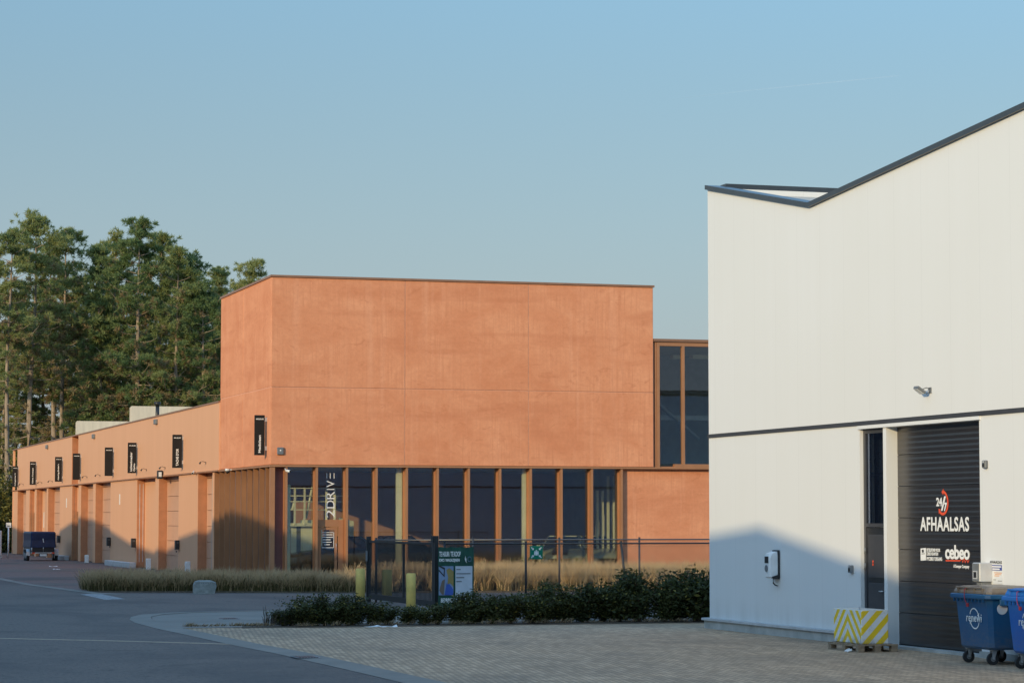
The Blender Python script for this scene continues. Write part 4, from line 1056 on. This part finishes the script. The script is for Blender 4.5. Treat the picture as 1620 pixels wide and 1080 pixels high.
# assembly point sign on the near fence
a, c = ony(838, 884, 65.93), ony(858.5, 863, 65.93)
sg = empty('assembly_sign', (a.x, 65.92, a.z), 0, 'green square assembly point sign with four white arrows on the fence', 'sign')
q = c.x - a.x; qh = c.z - a.z
M['sign_green'] = simple('sign_green', (0.0, 0.17, 0.10), 0.5, 0, 0.4, 0.06)
b = MB(); b.rbox(0, q, -.006, 0, 0, qh, .003); b.build('plate', M['sign_green'], sg)
b = MB()
def P2(x, z): return (q * x, -.008, qh * z)
for sx, sz in ((0, 0), (1, 0), (0, 1), (1, 1)):
    f = lambda x, z: P2(x if not sx else 1 - x, z if not sz else 1 - z)
    b.prism([f(.08, .13), f(.13, .08), f(.24, .19), f(.19, .24)], (0, .0015, 0)); b.prism([f(.30, .14), f(.30, .30), f(.14, .30)], (0, .0015, 0))
b.build('arrow', M['ink'], sg)
b = MB()
for cx, cz, s in ((.5, .5, 1.0), (.38, .46, .75), (.62, .46, .75)):
    b.prism([P2(cx - .05 * s, cz - .22 * s), P2(cx + .05 * s, cz - .22 * s), P2(cx + .07 * s, cz + .10 * s), P2(cx - .07 * s, cz + .10 * s)], (0, .0015, 0))
    b.prism([(q * cx + q * .05 * s * math.cos(k * .7854), -.008, qh * (cz + .16 * s) + qh * .05 * s * math.sin(k * .7854)) for k in range(8)], (0, .0015, 0))
b.build('figures', M['ink'], sg)

# ------------------------------------------------------------------ boulder, trailer, post, cabinet
p0, p1 = gr(307, 939), gr(341, 939)
b = MB()
wS = p1.x - p0.x
out = [(0, 0), (wS, 0), (wS + .06, .25), (wS + .03, .38), (wS - .12, .44), (.16, .44), (.05, .40), (0, .30)]
rgs = []
for y_, s in ((0, .93), (.04, 1.0), (.32, 1.0), (.36, .92)):
    rgs.append([((x - wS / 2) * s + wS / 2, y_, z * (s if z > .1 else 1)) for x, z in out])
b.grid(rgs, 0, sm=False)
M['stone'] = simple('weathered_stone', (0.27, 0.275, 0.255), 0.9, 0, 0.3, 0.3, 6)
st2 = empty('address_stone', (p0.x, p0.y - .1, 0), 0, 'pale carved stone block standing before the ornamental grass', 'stone')
b.build('stone', M['stone'], st2)
b = MB()
for i in range(6): b.box(.13 + i * .075, .13 + i * .075 + .03, -.003, .004, .33, .37)
b.build('carving', M['plastic_grey'], st2)
# trailer
M['tarp'] = simple('navy_tarpaulin', (0.006, 0.016, 0.06), 0.45, 0, 0.5, 0.3, 3)
M['tarp_side'] = M['tarp']
tr = empty('box_trailer', (17.70, 154.0, .006), R(1.2), 'low trailer under a navy tarpaulin parked by the row', 'trailer')
TW, TL = 1.46, 3.3
b = MB()
def tg(z, i): return [(i + .06, i, z), (TW - i - .06, i, z), (TW - i, i + .06, z), (TW - i, TL - i - .06, z), (TW - i - .06, TL - i, z), (i + .06, TL - i, z), (i, TL - i - .06, z), (i, i + .06, z)]
b.grid([tg(.78, -.02), tg(.82, -.02), tg(1.2, .015), tg(1.62, 0), tg(1.70, .05), tg(1.71, .4)], 0, sm=False); b.build('tarpaulin', M['tarp'], tr)
b = MB(); b.rbox(.02, TW - .02, .02, TL - .02, .50, .78, .01); b.build('box', M['black'], tr)
b = MB(); b.box(0, TW, -.04, .04, .44, .50); b.box(.1, .18, .05, TL + .3, .42, .49); b.box(TW - .18, TW - .1, .05, TL + .3, .42, .49); b.tube([(TW / 2, TL, .46), (TW / 2, TL + 1.0, .46)], .04, 8); b.build('chassis', M['steel'], tr)
for sx in (-.19, TW + .02):
    for yy in (.62, 1.36):
        w = empty('wheel', (sx, yy, .30)); w.parent = tr
        b = MB(); b.cyl((0, 0, 0), .30, .17, 'x', 22); b.build('tyre', M['rubber'], w)
        b = MB(); b.cyl((-.006, 0, 0), .17, .182, 'x', 16); b.build('rim', M['steel'], w)
    b = MB()
    arc = [(math.cos(R(a)) * .36, math.sin(R(a)) * .36) for a in range(170, -1, -17)]
    pth = [(.62 + .0 + x - .0 if i > 5 else .62 + x, z) for i, (x, z) in enumerate(arc)]
    prof_f = [(.62 - .36, .30), (.62 - .34, .52), (.62 - .2, .68), (1.36 + .2, .68), (1.36 + .34, .52), (1.36 + .36, .30)]
    for (ya, za), (yb, zb) in zip(prof_f, prof_f[1:]): b.prism([(sx - .02, ya, za), (sx - .02, yb, zb), (sx - .02, yb, zb + .015), (sx - .02, ya, za + .015)], (.21, 0, 0))
    b.build('mudguard', M['steel'], tr)
for x in (.08, TW - .24): bx('rear_light', M['red'], tr, x, x + .16, -.06, -.041, .42, .50)
bx('number_plate', M['plastic_white'], tr, TW / 2 - .2, TW / 2 + .2, -.07, -.055, .28, .40)
b = MB(); b.box(TW / 2 - .25, TW / 2 + .25, -.055, .0, .27, .44); b.build('plate_holder', M['black'], tr)
b = MB(); b.prism([(TW * .47, -.026, 1.30), (TW * .50, -.026, 1.07), (TW * .525, -.026, 1.08), (TW * .495, -.026, 1.31)], (0, .012, 0)); b.build('white_patch', M['ink'], tr)
b = MB(); b.tube([(.06, -.03, .5), (.06, -.03, .78)], .025, 6); b.tube([(TW - .06, -.03, .5), (TW - .06, -.03, .78)], .025, 6); b.tube([(TW / 2, -.03, .5), (TW / 2, -.03, .8)], .015, 6); b.build('latch', M['steel'], tr)
p = gr(13, 881)
e = empty('sign_post', (p.x, p.y, 0), 0, 'thin white post with a small plate at the far end of the row', 'sign post')
b = MB(); b.tube([(0, 0, 0), (0, 0, 1.95)], .05, 8); b.build('post', M['plastic_white'], e)
b = MB(); b.rbox(-.16, .16, -.04, .0, 1.9, 2.22, .01); b.build('plate', M['plastic_white'], e)
b = MB(); b.box(-.1, .1, -.046, -.041, 1.98, 2.05); b.build('marking', M['plastic_grey'], e)
p = gr(2.5, 882)
e = empty('utility_cabinet', (p.x - .55, p.y, 0), 0, 'grey utility cabinet cut by the left edge of the view', 'cabinet')
b = MB(); b.rbox(-.6, .55, 0, .6, .1, 1.72, .04); b.build('body', M['sill'], e)
b = MB(); b.box(-.62, .57, -.02, .62, 0, .1); b.build('base', M['plinth'], e)
b = MB(); b.rbox(-.02, .5, -.015, -.001, .18, 1.62, .003); b.build('door', M['sill'], e)

# ------------------------------------------------------------------ cars inside the showroom
def paint(name, c): 
    t = NT(name); n = t.noise(t.mp(), 2.0, 3)
    t.col(t.mix(n, c, tuple(x * .9 for x in c))).set(0.25, 0.0, 0.6)
    t.p.inputs['Coat Weight'].default_value = 0.6
    return t.m
M['car_dark'] = paint('dark_car_paint', (0.012, 0.016, 0.02))
M['car_pale'] = paint('pale_car_paint', (0.78, 0.79, 0.62))
M['car_grey'] = paint('grey_car_paint', (0.48, 0.52, 0.42))
M['chrome'] = simple('chrome', (0.6, 0.6, 0.6), 0.15, 1.0)
M['lamp_lens'] = simple('headlamp_lens', (0.7, 0.7, 0.65), 0.1, 0.3)
def car(x, y, rz, pm, lab, shadow_bars=None):
    e = empty('showroom_car', (x, y, .046), rz, lab, 'car', 'cars inside the glass showroom')
    # local +x is the nose
    stn = [(2.30, .60, .38, .60, .66), (2.24, .76, .26, .66, .74), (2.0, .87, .20, .70, .82), (1.45, .91, .19, .74, .92), (.75, .92, .19, .78, .99), (-.5, .92, .19, .80, 1.0), (-1.5, .92, .20, .82, 1.02), (-2.05, .88, .26, .80, 1.0), (-2.28, .78, .36, .72, .93), (-2.33, .62, .46, .66, .84)]
    b = MB(); rgs = []
    for sx, w, zl, zm, zt in stn:
        rgs.append([(sx, -w * .86, zl), (sx, -w, zl + .10), (sx, -w, zm), (sx, -w * .90, zt - .04), (sx, -w * .6, zt), (sx, 0, zt + .025), (sx, w * .6, zt), (sx, w * .90, zt - .04), (sx, w, zm), (sx, w, zl + .10), (sx, w * .86, zl)])
    b.grid(rgs, 0); b.build('body', M[pm], e)
    b = MB(); b.grid([[(.85, -.80, .99), (.85, .80, .99), (.0, .62, 1.36), (.0, -.62, 1.36)], [(.0, -.62, 1.36), (.0, .62, 1.36), (.85, .80, .99), (.85, -.80, .99)]], 0, caps=False) if False else None
    g_ = [(.85, .80, .985), (-1.55, .80, 1.0), (-.95, .60, 1.36), (.05, .60, 1.37)]
    L_ = [(a, -w, z) for a, w, z in g_]; R_ = [(a, w, z) for a, w, z in g_]
    b.face(L_); b.face(list(reversed(R_))); b.face([L_[0], L_[3], R_[3], R_[0]]); b.face([L_[1], R_[1], R_[2], L_[2]]); b.build('windows', M['glass_dark'], e)
    b = MB(); b.grid([[(.06, -.62, 1.365), (.06, .62, 1.365), (-.45, .64, 1.41), (-.45, -.64, 1.41)], [(.06, -.62, 1.39), (.06, .62, 1.39), (-.45, .64, 1.425), (-.45, -.64, 1.425)]], 0, sm=False) if False else b.rbox(-.98, .06, -.62, .62, 1.36, 1.40, .02)
    for s in (-1, 1):
        b.tube([(.86, s * .80, .98), (.05, s * .605, 1.38)], .03, 6); b.tube([(-1.6, s * .80, 1.0), (-.95, s * .605, 1.38)], .05, 6); b.tube([(-.35, s * .81, .99), (-.42, s * .61, 1.37)], .03, 6)
    b.build('roof', M[pm], e)
    for sx in (1.42, -1.42):
        for s in (-1, 1):
            w = empty('wheel', (sx, s * .80, .32)); w.parent = e
            b = MB(); b.cyl((0, -.11, 0), .325, .22, 'y', 24); b.build('tyre', M['rubber'], w)
            b = MB(); b.cyl((0, -.118, 0), .21, .236, 'y', 20); b.build('rim', M['chrome'], w)
    for s in (-1, 1):
        b = MB(); b.cyl((2.20, s * .62, .60), .10, .09, 'x', 18); b.build('headlight', M['lamp_lens'], e)
        b = MB(); b.rbox(.62, .80, s * .88 - .0 if s > 0 else -1.05, 1.05 if s > 0 else -.88, .98, 1.10, .02); b.build('mirror', M[pm], e)
    b = MB(); b.rbox(2.20, 2.325, -.44, .44, .46, .66, .02); b.build('grille', M['black'], e)
    b = MB(); b.rbox(2.22, 2.38, -.70, .70, .34, .43, .03); b.build('bumper', M['chrome'], e)
    e.scale = (1.0, 1.0, 1.22)
    if shadow_bars:  # mullion shadows on the car, painted as dark bars
        b = MB()
        for s in (-1, 1):
            for (xa, za), (xb, zb) in zip([(2.2, .772), (2.0, .845), (1.45, .945), (.86, 1.012)], [(2.0, .845), (1.45, .945), (.86, 1.012), (.85, 1.013)]):
                b.face([(xa, s * .06, za + .008), (xa, s * .32, za + .001), (xb, s * .32, zb + .001), (xb, s * .06, zb + .008)])
            b.box(-.95, .03, min(s * .06, s * .32), max(s * .06, s * .32), 1.401, 1.405)
        b.build('stripe', M['black'], e)
    return e
p = ony(528, 880, 100.6); car(p.x, 100.9, R(188), 'car_dark', 'black car behind the glass door, nose to the left')
p = ony(610, 880, 103.4); car(p.x, 103.6, R(180), 'car_dark', 'dark saloon further back between gate and door')
p = ony(896, 880, 101.2); car(p.x, 101.6, R(-112), 'car_pale', 'pale coupe with dark bonnet stripes facing the grass', True)
p = ony(951, 880, 101.0); car(p.x, 101.4, R(-98), 'car_grey', 'grey green car with a wide dark grille, right of the striped coupe')

# ------------------------------------------------------------------ plants
import numpy as np
rng = np.random.default_rng(7)
def pine(name_seed, H, crown0, wide, gaps, dry_lo, taper):
    """trunk with limbs, and a crown of needle tufts along the outer limbs"""
    rg = np.random.default_rng(name_seed)
    e = empty('pine_tree', (0, 0, 0), 0, '-', 'tree', 'pine trees behind the terracotta row')
    tb = MB(); lean = rg.normal(0, .012, 2)
    def axis(z): return np.array([lean[0] * z + .10 * math.sin(z * .35 + name_seed), lean[1] * z + .10 * math.cos(z * .3), z])
    zs = np.linspace(0, H, 12)
    tb.tube([tuple(axis(z)) for z in zs], [max(.02, .26 * (1 - z / H) ** .8 + .015) for z in zs], 8)
    tips = []   # (pos, size, dryness)
    z = H * .14
    while z < H * .985:
        t = z / H
        live = t > crown0
        if live:
            u = (t - crown0) / (1 - crown0)
            rad = wide * (min(1, u * 4 + .35)) * (1 - u) ** taper + .45
        else:
            rad = wide * .55
        nb = rg.integers(3, 6) if live else rg.integers(1, 3)
        a0 = rg.uniform(0, 6.28)
        for k in range(nb):
            if live and rg.random() < gaps + .16: continue
            az = a0 + k * 6.28 / nb + rg.normal(0, .35)
            ln = rad * rg.uniform(.55, 1.15)
            up = (.05 + .55 * max(0, (t - .6) / .4)) if live else -.15
            p0 = axis(z); n = 5; pts = []
            for j in range(n + 1):
                f = j / n
                pts.append(p0 + np.array([math.cos(az + .25 * f) * ln * f, math.sin(az + .25 * f) * ln * f, ln * f * (up - .30 * f * (1 - f) * 2 + .22 * f * f)]))
            tb.tube([tuple(q) for q in pts], [max(.012, .075 * (1 - t * .6) * (1 - .8 * j / n)) for j in range(n + 1)], 5, caps=False)
            if live:
                for q in range(int(1.2 + ln * .60)):
                    f = 1 - (rg.random() ** 1.2) * .72
                    i0 = min(n - 1, int(f * n)); w = f * n - i0
                    c = pts[i0] * (1 - w) + pts[i0 + 1] * w + rg.normal(0, 1, 3) * np.array([.16, .16, .05]) * (.4 + ln * .3) + np.array([0, 0, .1])
                    cs = rg.uniform(.85, 1.5)
                    for r_ in range(11):
                        tips.append((c + rg.normal(0, 1, 3) * np.array([.32, .32, .11]) * cs, rg.uniform(.25, .42), t))
            elif rg.random() < .6:
                for q in range(int(2 + ln * 2)):
                    f = rg.uniform(.4, 1); i0 = min(n - 1, int(f * n))
                    tips.append((pts[i0] + rg.normal(0, .25, 3), rg.uniform(.2, .36), 0))
        z += (rg.uniform(.5, .8) if live else rg.uniform(.7, 1.3))
    for q in range(26): tips.append((axis(H * (1 - .06 * rg.random())) + rg.normal(0, .16, 3), rg.uniform(.22, .36), 1))
    N = len(tips); B = 38
    C = np.array([t[0] for t in tips]); S = np.array([t[1] for t in tips]); T = np.array([t[2] for t in tips])
    d = rg.normal(0, 1, (N, B, 3)); d[..., 2] += .8; d /= np.linalg.norm(d, axis=2, keepdims=True)
    s = rg.normal(0, 1, (N, B, 3)); s -= d * (s * d).sum(2, keepdims=True); s /= np.linalg.norm(s, axis=2, keepdims=True)
    ln = S[:, None, None] * rg.uniform(.6, 1.25, (N, B, 1)); wd = .022 * rg.uniform(.7, 1.5, (N, B, 1))
    base = C[:, None, :] + d * ln * .08
    tip = C[:, None, :] + d * ln; mid = C[:, None, :] + d * ln * .45
    V = np.stack([base, mid + s * wd, tip, mid - s * wd], 2).reshape(-1, 3)
    Fc = np.arange(N * B * 4).reshape(-1, 4)
    dry = (rg.random(N) < np.clip(dry_lo * (1.05 - T * 1.15) * 1.7, 0, .85)).astype(int)
    tb.build('trunk', M['bark'], e)
    raw_mesh('crown', V.tolist(), Fc.tolist(), [M['needle'], M['needle_dry']], e, np.repeat(dry, B).tolist())
    return e
protos = [pine(11, 25, .46, 3.2, .12, .5, .6), pine(23, 24, .34, 4.1, .06, .35, .75), pine(37, 25.5, .50, 2.7, .22, .55, .5), pine(51, 21, .25, 2.6, .08, .30, .95)]
used = set()
def tree(u, vtop, depth_y, k, lab, rz=None):
    base = ony(u, 822, depth_y); toppt = ony(u, vtop, depth_y)
    src = protos[k]; o = src if k not in used else copy_tree(src); used.add(k)
    hs = toppt.z / (25, 24, 25.5, 21)[k]
    o.location = (base.x, depth_y, 0); o.scale = (max(.85, hs), max(.85, hs), hs)
    o.rotation_euler = (0, 0, rng.uniform(0, 6.28) if rz is None else rz); o['label'] = lab
tree(44, 341, 203, 0, 'tallest pine at the left, bare trunk showing low down')
tree(8, 362, 199, 2, 'pine cut by the left edge with a thin high crown')
tree(98, 362, 207, 2, 'slim pine between the tall left pine and the broad one')
tree(84, 385, 214, 0, 'pine half hidden behind the slim left pine')
tree(150, 392, 204, 3, 'shorter pine at the left shoulder of the broad pine')
tree(213, 349, 201, 1, 'broad tall pine in the middle of the group')
tree(180, 372, 212, 0, 'pine filling in behind the broad middle pine on its left')
tree(248, 372, 209, 1, 'pine standing close behind the broad middle pine')
tree(275, 394, 200, 1, 'pine on the right shoulder of the broad middle pine')
tree(303, 408, 206, 0, 'pine at the right end of the dense group')
tree(321, 446, 199, 1, 'lower pine in front of the narrow dark one')
tree(342, 427, 216, 3, 'narrow dark pine next to the showroom wall')
tree(400, 414, 200, 1, 'pine top showing above the showroom parapet')
back = [(-14, 415, 225, 0), (26, 470, 226, 1), (64, 460, 228, 3), (118, 440, 224, 1), (142, 470, 229, 0), (165, 455, 227, 1), (198, 455, 232, 3), (232, 435, 225, 0), (262, 455, 229, 1), (290, 455, 224, 3), (315, 470, 230, 1), (350, 470, 226, 0), (372, 480, 228, 1), (5, 540, 219, 1), (128, 540, 219, 3), (335, 525, 218, 3)]
for i, (u, v, y, k) in enumerate(back):
    tree(u, v, y, k, 'pine in the dark back rows of the wood, behind the taller pines')
# undergrowth at the wood's edge and the hedge by the yard
def shrub(seed, R_, Hh, nl, leafsz, upright, warm=.05, name='shrub'):
    rg = np.random.default_rng(seed)
    e = empty(name, (0, 0, 0), 0, '-', 'shrub')
    tb = MB(); tips = []
    ns = int(7 + R_ * 5)
    for k in range(ns):
        az = rg.uniform(0, 6.28); sp = rg.uniform(.1, 1) * R_ * .8; h = Hh * rg.uniform(.55, 1.05) * (1 - .35 * sp / R_)
        pts = [np.array([math.cos(az) * sp * f ** upright + rg.normal(0, .02), math.sin(az) * sp * f ** upright + rg.normal(0, .02), h * f]) for f in np.linspace(.0, 1, 6)]
        tb.tube([tuple(q) for q in pts], [.014 * (1 - .7 * j / 5) + .003 for j in range(6)], 4, caps=False)
        for j in range(int(nl / ns)):
            f = rg.uniform(.12, 1.03); i0 = min(4, int(f * 5)); w = f * 5 - i0
            c = pts[i0] * (1 - w) + pts[i0 + 1] * w + rg.normal(0, 1, 3) * R_ * np.array([.16, .16, .09])
            if c[2] > .02: tips.append(c)
    C = np.array(tips); N = len(C)
    d = rg.normal(0, 1, (N, 3)); d[:, 2] += .5; d /= np.linalg.norm(d, axis=1, keepdims=True)
    s = rg.normal(0, 1, (N, 3)); s -= d * (s * d).sum(1, keepdims=True); s /= np.linalg.norm(s, axis=1, keepdims=True)
    l = leafsz * rg.uniform(.6, 1.3, (N, 1))
    V = np.stack([C, C + d * l * .5 + s * l * .24, C + d * l, C + d * l * .5 - s * l * .24], 1).reshape(-1, 3)
    tb.build('stems', M['twig'], e)
    raw_mesh('foliage', V.tolist(), np.arange(N * 4).reshape(-1, 4).tolist(), [M['shrubleaf'], M['shrubleaf_warm']], e, (rg.random(N) < warm).astype(int).tolist())
    return e
hp = [shrub(101, .50, .98, 3700, .06, 1.8), shrub(102, .42, 1.12, 3400, .058, 1.5), shrub(103, .58, .85, 4000, .06, 2.0, .10), shrub(104, .34, .72, 2000, .058, 1.4, .04)]
hu = set()
hx = [12.45, 12.65, 12.9, 13.15, 13.55, 13.95, 14.35, 15.1, 15.85, 16.3, 16.75, 17.2, 17.65, 18.1, 18.55, 19.0, 19.45, 19.9, 20.35, 20.8, 21.25, 21.7, 22.2, 22.7]
hh_ = [.40, .48, .62, .70, .67, .64, .58, .48, .52, .68, .70, .72, .74, .78, .92, .86, .80, .92, 1.05, 1.18, .98, 1.16, 1.2, 1.1]
spots = ['leftmost shrub of the hedge, low and ragged, on the concrete apron', 'second shrub from the hedge left end', 'tall shoot in the left clump of the hedge', 'shrub in the left hedge clump below the bollard', 'shrub in the middle of the left hedge clump', 'shrub just left of the left bollard foot', 'right end shrub of the left hedge clump, before the gap',
         'low shrub right of the hedge gap', 'shrub at the foot of the nearest bollard', 'shrub between the nearest bollard and the banner', 'shrub under the left edge of the banner', 'shrub under the banner middle', 'shrub at the banner right edge', 'hedge shrub right of the banner', 'hedge shrub left of the assembly sign', 'hedge shrub under the assembly sign', 'hedge shrub right of the assembly sign', 'hedge shrub before the striped coupe', 'hedge shrub before the last window mullion', 'tall hedge shrub before the leaning fence post', 'hedge shrub right of the leaning fence post', 'tall hedge shrub near the warehouse corner', 'last hedge shrub beside the warehouse corner', 'hedge shrub half hidden by the warehouse corner']
hx += [12.3, 13.3, 13.75, 14.75, 15.55, 16.6]; hh_ += [.40, .46, .42, .42, .42, .46]
spots += ['low filler shrub inside the left hedge clump, towards its left end', 'low filler shrub at the foot of the left clump middle', 'low filler shrub below the left bollard', 'low filler shrub at the right end of the left clump', 'low filler shrub right of the nearest bollard foot', 'low filler shrub under the banner edge']
for i, (x, h) in enumerate(zip(hx, hh_)):
    k = (i * 3 + i // 4) % 4
    if h < .56: k = 3
    o = hp[k] if k not in hu else copy_tree(hp[k]); hu.add(k)
    o.name = 'hedge_shrub'; o['label'] = spots[i]; o['group'] = 'laurel shrubs in the hedge'
    s = 1.13 * h / (.98, 1.12, .85, .72)[k]
    o.location = (x + rng.normal(0, .05), 57.6 + rng.uniform(-.25, .35), .02); o.scale = (max(s, .85) * 1.7, max(s, .85) * 1.3, s); o.rotation_euler = (0, 0, rng.uniform(0, 6.28))
up_ = [shrub(201, 2.4, 4.2, 3600, .26, 1.3, .35, 'wood_edge_shrub'), shrub(202, 1.9, 5.4, 3200, .25, 1.1, .55, 'wood_edge_shrub')]
uu = [(2, 196, 1.3), (12, 192.5, 1.15), (19, 195, .8), (-8, 193, 1.1), (22, 203, 1.5), (55, 206, 1.2), (90, 209, 1.3), (125, 207, 1.2), (160, 210, 1.3), (200, 207, 1.4), (240, 210, 1.3), (285, 207, 1.5), (325, 209, 1.5), (10, 215, 1.7), (352, 214, 1.5)]
for i, (u, y, s) in enumerate(uu):
    k = i % 2
    o = up_[k] if i < 2 else copy_tree(up_[k])
    p = ony(u, 822, y); o.location = (p.x, y, 0); o.scale = (s, s, s * (1.0 if i else 1.15)); o.rotation_euler = (0, 0, rng.uniform(0, 6.28))
    o['group'] = 'undergrowth along the wood edge'
    o['label'] = ['tall sunlit shrub at the far left edge', 'olive shrub left of the row end wall', 'small shrub against the row end wall', 'shrub cut by the left edge'][i] if i < 4 else 'dim undergrowth shrub below the pines behind the row'
# ornamental grass: arching blades in tussocks, one mass per bed
def grass_bed(name, lab, tus, blades, hgt, green, mats=('straw_green', 'straw')):
    rg = np.random.default_rng(len(tus))
    P = np.repeat(np.array(tus), blades, axis=0); N = len(P)
    az = rg.uniform(0, 6.28, N); h = hgt * rg.uniform(.45, 1.12, N) * P[:, 2]; out = rg.uniform(.05, .62, N) * h
    rr = rg.uniform(0, .16, N)
    bx_, by_ = P[:, 0] + np.cos(az) * rr, P[:, 1] + np.sin(az) * rr
    w = .007 * rg.uniform(.7, 1.5, N); waz = rg.uniform(0, 6.28, N); wx, wy = np.cos(waz), np.sin(waz)
    rows = []
    for f, wf in ((0, 1), (.4, 1.0), (.75, .8), (1.0, .25)):
        o_ = out * f ** 1.9 + (.07 * h * f); z = .045 + h * (f - .22 * f * f * (out / h)); x = bx_ + np.cos(az) * o_ + .05 * f * f; y = by_ + np.sin(az) * o_
        rows.append(np.stack([x - wx * w * wf, y - wy * w * wf, z], 1)); rows.append(np.stack([x + wx * w * wf, y + wy * w * wf, z], 1))
    V = np.stack(rows, 1).reshape(-1, 3)
    i0 = np.arange(N)[:, None] * 8
    Fc = np.concatenate([i0 + np.array([[0, 1, 3, 2]]), i0 + np.array([[2, 3, 5, 4]]), i0 + np.array([[4, 5, 7, 6]])], 1).reshape(-1, 4)
    mi = np.stack([(rg.random(N) > green), (rg.random(N) > green * .55), np.ones(N)], 1).astype(int).reshape(-1)
    o = raw_mesh(name, V.tolist(), Fc.tolist(), [M[mats[0]], M[mats[1]]], None, mi.tolist())
    return tag(o, lab, 'grass', None, 'stuff')
def edge_y(x): return 86.9 - (x - 11.9) * .43 if x < 20 else 83.4 - (x - 20) * .105
tl = []; tr_ = []
r2 = random.Random(5)
for i in range(430):
    x = r2.uniform(12.05, 21.5); y = edge_y(x) + .25 + (r2.random() ** 1.6) * 7.0
    if x < 12.6 and y > 90: continue
    tl.append((x, y, r2.uniform(.75, 1.12)))
for i in range(60):
    x = 12.05 + i * .145; tl.append((x, edge_y(x) + r2.uniform(.15, .4), r2.uniform(.7, .95)))
for i in range(520):
    x = r2.uniform(21.3, 36.5); y = edge_y(x) + .2 + (r2.random() ** 1.3) * 6.5; tr_.append((x, y, r2.uniform(.8, 1.15)))
M['straw_dull'] = leaf('weathered_straw', (0.30, 0.20, 0.10), (0.56, 0.40, 0.22), 0.3)  # same grass as the sunlit bed, its shade put into a darker straw
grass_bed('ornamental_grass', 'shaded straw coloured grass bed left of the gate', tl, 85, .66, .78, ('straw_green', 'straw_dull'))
grass_bed('ornamental_grass', 'sunlit golden grass bed behind the chain link fences', tr_, 85, .88, .45)
fl = [shrub(301, .55, .9, 500, .11, 1.2, .75, 'flower_shrub')]
for i, (u, s) in enumerate(((812, 1.0), (838, 1.05), (853, 1.1), (876, .95), (898, 1.0), (915, 1.0), (767, .9), (792, .9), (700, .8))):
    o = fl[0] if i == 0 else copy_tree(fl[0]); p = ony(u, 822, 92.5); o.location = (p.x, 92.5, .05); o.scale = (s * .8, s * .8, s * 1.12); o.rotation_euler = (0, 0, i * 1.3)
    o['group'] = 'yellow green shrubs in the grass bed'; o['label'] = 'yellow green leafy shrub rising out of the sunlit grass'
# weeds along the paving edge
tw = [(r2.uniform(9.98, 11.9), 57.32 + r2.uniform(-.04, .10), r2.uniform(.3, .9)) for i in range(34)] + [(r2.uniform(11.2, 23), 57.0 + r2.uniform(-.1, .45), r2.uniform(.2, 1.1)) for i in range(90)]
grass_bed('weeds', 'thin dry weeds along the edge of the block paving', tw, 16, .11, .6, ('twig', 'needle_dry'))
tw = [(r2.uniform(11.8, 12.6), 57.7 + r2.uniform(-.3, .5), r2.uniform(.5, 1.2)) for i in range(18)]
grass_bed('weeds', 'taller dry weeds at the left end of the hedge', tw, 9, .38, .3, ('twig', 'twig'))

# ------------------------------------------------------------------ litter and a distant vapour trail
def scrap(u, v, lx, ly, lab, seed):
    p = gr(u, v); r_ = random.Random(seed); b = MB()
    n = 7; top = [(lx * i / n, ly * r_.uniform(.5, 1), .012 + .05 * r_.random()) for i in range(n + 1)]; bot = [(lx * i / n, ly * r_.uniform(-.3, .2), .010 + .02 * r_.random()) for i in range(n + 1)]
    for i in range(n): b.prism([bot[i], bot[i + 1], top[i + 1], top[i]], (0, 0, .004))
    o = b.build('litter', M['plastic_white']); o.location = (p.x, p.y, 0.02); tag(o, lab, 'litter')
scrap(577, 994, .75, .16, 'crumpled strip of white plastic at the hedge edge', 4)
scrap(78, 897, .45, .22, 'pale scrap of paper on the brick forecourt, further one', 8)
scrap(84, 901.5, .35, .18, 'pale scrap of paper on the brick forecourt, nearer one', 9)
t = NT('vapour'); out = t.n['Material Output']
tr0 = t.n.new('ShaderNodeBsdfTransparent'); mx0 = t.n.new('ShaderNodeMixShader')
mx0.inputs[0].default_value = 0.05; t.col((0.85, 0.85, 0.85)).set(1.0, 0, 0)
t.lk(tr0.outputs[0], mx0.inputs[1]); t.lk(t.p.outputs[0], mx0.inputs[2]); t.lk(mx0.outputs[0], out.inputs[0]); M['vapour'] = t.m
def far(u, v, d): r = ray(u, v); return Vector((r[0] * d, r[1] * d, CAMH + r[2] * d))
b = MB(); b.tube([far(1060, 158, 9000), far(1180, 144, 9000), far(1300, 132, 9000), far(1422, 120, 9000)], [.2, .9, 1.6, 1.4], 8)
tag(b.build('vapour_trail', M['vapour']), kind='structure')
